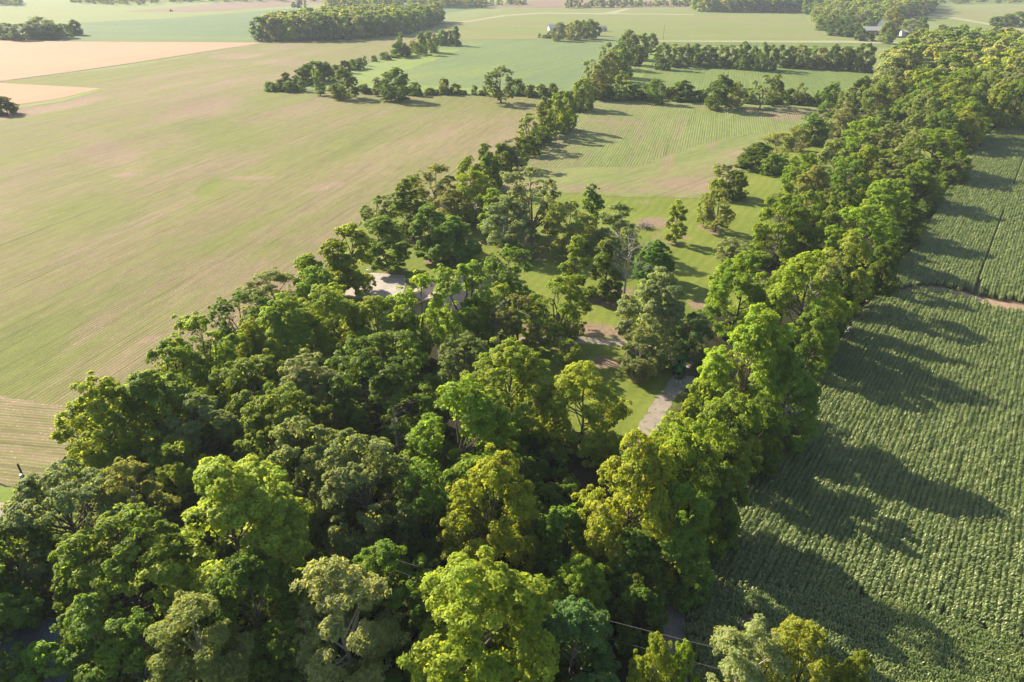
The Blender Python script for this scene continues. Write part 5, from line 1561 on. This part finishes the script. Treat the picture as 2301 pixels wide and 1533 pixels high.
# ------------------------------------------------------------------ utility poles and lines
def pole(x, y, h, label, group='utility poles', arm=True, transformer=False, mat='pole', rz=0.0, lean=0.0, r=0.15):
    root = empty('utility_pole', x, y, 0, rz)
    root.rotation_euler = (0, lean, rz)
    tag(root, label, 'utility pole', group)
    m_ = MB(); m_.tube([(0, 0, -.3), (0, 0, h)], [r, r * .7], 10); m_.build('post', M[mat], root)
    if arm:
        m_ = MB(); m_.box((0, -.14, h - .5), (2.2, .1, .12)); m_.build('crossarm', M[mat], root)
        for k in (-1, -.35, .35, 1):
            i_ = MB(); i_.tube([(k, -.14, h - .44), (k, -.14, h - .26)], [.05, .035], 8); i_.build('insulator', M['white'], root)
    if transformer:
        m_ = MB(); m_.tube([(.38, 0, h - 2.2), (.38, 0, h - 1.35), (.38, 0, h - 1.28)], [.24, .24, .12], 14); m_.build('transformer', M['galv'], root, smooth=True)
    return root


def find_base(px_top, py_top, h):
    return G(px_top, py_top, h)


x, y = find_base(39, 1044, 9.0)
pole(x, y, 9.0, 'dark wooden utility pole with grey transformer beside the road at the left edge', arm=False, transformer=True, lean=math.radians(-1), rz=math.radians(-60))
x, y = find_base(833, 1238, 8.5)
pole(x, y, 8.5, 'pale utility pole top standing in the dark hollow of the wood', arm=False, mat='galv')
x2, y2 = find_base(2450, 1690, 8.5)


def wire(p, q, sag, label, r=0.03, n=20):
    m_ = MB()
    P = []
    for i in range(n + 1):
        u = i / n
        P.append((p[0] + (q[0] - p[0]) * u, p[1] + (q[1] - p[1]) * u, p[2] + (q[2] - p[2]) * u - sag * 4 * u * (1 - u)))
    m_.tube(P, r, 5)
    o = m_.build('power_line', M['wire'])
    tag(o, label, 'power line', 'power lines over the lane')
    return o


a = (*G(833, 1240, 8.4), 8.4)
b = (*G(1700, 1478, 7.8), 7.8)
wire(a, b, .5, 'upper thin pale power line crossing above the farm lane', r=.014)
a2 = (*G(833, 1262, 7.4), 7.4)
b2 = (*G(1720, 1530, 6.8), 6.8)
wire(a2, b2, .7, 'lower thin pale power line crossing above the farm lane', r=.011)
x, y = G(1722, 1500, 7.8)
pole(x, y, 8.2, 'pole carrying the thin lines, hidden in the pale tree beside the corn', arm=False)

fp_ = [(603, 92, 11, 'far pole at the left end of the woodlot'), (701, 92, 12, 'taller one of two far poles before the middle of the woodlot'), (711, 91, 11, 'shorter one of two far poles before the middle of the woodlot'),
       (801, 88, 12, 'far pole before the right part of the woodlot'), (905, 79, 12, 'far pole out in the field right of the woodlot'), (1490, 90, 12, 'far pole on the road beyond the fence row')]
for px_, py_, h, lab in fp_:
    x, y = G(px_, py_)
    pole(x, y, h, lab, 'far poles along the woodlot', mat='wood_grey', r=0.2)
ln = [G(603, 92), G(701, 92), G(801, 88), G(905, 79)]
for i in range(3):
    p, q = ln[i], ln[i + 1]
    m_ = MB()
    m_.tube([(p[0], p[1], 11.3 if i else 10.5), ((p[0] + q[0]) / 2, (p[1] + q[1]) / 2, 10.2), (q[0], q[1], 11.3)], .05, 4)
    o = m_.build('power_line', M['wire'])
    tag(o, ['left span', 'middle span', 'right span'][i] + ' of the far power line before the woodlot', 'power line', 'far power line spans')

# ------------------------------------------------------------------ farmstead in the distance
x, y = G(1962, 78)
gable_house('farm_house', x, y, math.radians(-6), 22, 9, 4.2, 3.0, 'brick_wall', 'grey_roof', 'white-roofed brick farmhouse of the far farmstead', 'house',
            windows=[(q, -1, 2.0, 1.6, 1.4) for q in (-8, -4, 4, 8)], doors=[(0, -1, 1.4, 2.4)])
x, y = G(1985, 66)
ba = empty('gambrel_barn', x, y, 0, math.radians(60))
tag(ba, 'white barn with rounded roof behind the far farmhouse', 'barn')
mb = MB()
prof = [(-6, 0), (-6, 4.2), (-5.6, 6.4), (-4.2, 8.6), (-2.2, 10.2), (0, 10.8), (2.2, 10.2), (4.2, 8.6), (5.6, 6.4), (6, 4.2), (6, 0)]
mb.add([(-10, a, b) for a, b in prof] + [(10, a, b) for a, b in prof], [tuple(range(10, -1, -1)), tuple(range(11, 22))] + [(0, 11, 12, 1), (10, 9, 20, 21)][:2])
mb.build('wall', M['white'], ba)
mb = MB()
pr2 = [(a * 1.05, b + .15) for a, b in prof[1:-1]]
n9 = len(pr2)
mb.add([(-10.5, a, b) for a, b in pr2] + [(10.5, a, b) for a, b in pr2] + [(-10.5, a, b + .15) for a, b in pr2] + [(10.5, a, b + .15) for a, b in pr2],
       [(i, i + 1, n9 + i + 1, n9 + i) for i in range(n9 - 1)] + [(2 * n9 + i, 3 * n9 + i, 3 * n9 + i + 1, 2 * n9 + i + 1) for i in range(n9 - 1)])
mb.build('roof', M['grey_roof'], ba)
mb = MB(); mb.box((10.05, 0, 2.0), (.1, 3.6, 4.0)); mb.build('door', M['wood_grey'], ba)
for (px_, py_, L, Wd, lab) in ((2037, 81, 11, 7, 'small white shed, left one right of the far farmhouse'), (2088, 82, 17, 8, 'long white shed, right one right of the far farmhouse')):
    x, y = G(px_, py_)
    gable_house('white_shed', x, y, math.radians(-8), L, Wd, 3.2, 1.8, 'white', 'grey_roof', lab, 'shed', doors=[(-2, -1, 2.4, 2.4)], over=.3)
x, y = G(1242, 69)
gable_house('farm_house', x, y, math.radians(10), 9, 7, 3.4, 2.4, 'white', 'grey_roof', 'small pale house left of the lone far farm trees', 'house', windows=[(-2, -1, 1.8, 1.2, 1.2), (2, -1, 1.8, 1.2, 1.2)])
x, y = G(1352, 70)
gable_house('farm_shed', x, y, math.radians(10), 9, 6, 2.8, 1.8, 'wood_grey', 'shingle', 'grey shed right of the lone far farm trees', 'shed', doors=[(1, -1, 1.8, 2)])
for (px_, py_, lab, wl, L) in ((925, 16, 'long hazy white farm building behind the woodlot', 'white', 32), (969, 19, 'hazy red-walled building at the edge of the far woods', 'brick_wall', 16)):
    x, y = G(px_, py_)
    gable_house('farm_building', x, y, math.radians(-5), L, 10, 4, 2.2, wl, 'grey_roof', lab, 'barn', doors=[(3, -1, 3, 3)], over=.3)
for (px_, lab, colr) in ((1962, 'dark car parked by the far farmhouse road', 'black'), (1976, 'reddish car parked by the far farmhouse road', 'plough_row')):
    x, y = G(px_, 93)
    c_ = empty('parked_car', x, y, .12, 0)
    tag(c_, lab, 'car')
    m_ = MB(); m_.box((0, 0, .65), (4.5, 1.8, .6)); m_.box((-.2, 0, 1.15), (2.4, 1.6, .5)); m_.build('body', M[colr], c_, bevel=.1)
    for a in (-1.4, 1.4):
        for s in (-1, 1):
            w_ = MB(); w_.tube([(a, s * .75, .33), (a, s * .95, .33)], .33, 12); w_.build('wheel', M['rubber'], c_)
# tractor raising dust far away
x, y = G(385, 26)
c_ = empty('distant_tractor', x, y, 0, .2)
tag(c_, 'tiny tractor working the far bare field, trailing dust', 'tractor')
m_ = MB(); m_.box((0, 0, 1.4), (3.6, 1.6, 1.2)); m_.box((-.6, 0, 2.5), (1.5, 1.5, 1.3)); m_.build('body', M['green_paint'], c_)
for a, r in ((-1, .95), (1.5, .6)):
    for s in (-1, 1):
        w_ = MB(); w_.tube([(a, s * .8, r), (a, s * 1.2, r)], r, 14); w_.build('wheel', M['rubber'], c_)

# ------------------------------------------------------------------ haze
hz = MB()
x0, x1, y0, y1, z0, z1 = -3500, 3500, -60, 4200, -1.5, 66
hz.box(((x0 + x1) / 2, (y0 + y1) / 2, (z0 + z1) / 2), (x1 - x0, y1 - y0, z1 - z0))
t = NT('haze')
pv = t.n('ShaderNodeVolumePrincipled')
pv.inputs['Color'].default_value = (0.72, 0.82, 1.0, 1)
pv.inputs['Density'].default_value = HAZE_DENSITY
pv.inputs['Anisotropy'].default_value = 0.1
t.l(pv.outputs[0], t.out.inputs['Volume'])
o = hz.build('haze', t.m)
tag(o, kind='stuff')
labs = {}
for o in bpy.data.objects:
    if o.get('label') and o.get('category'):
        labs.setdefault(o['label'], []).append(o.name)
for k, v in labs.items():
    if len(v) > 1: print('DUP', len(v), k)
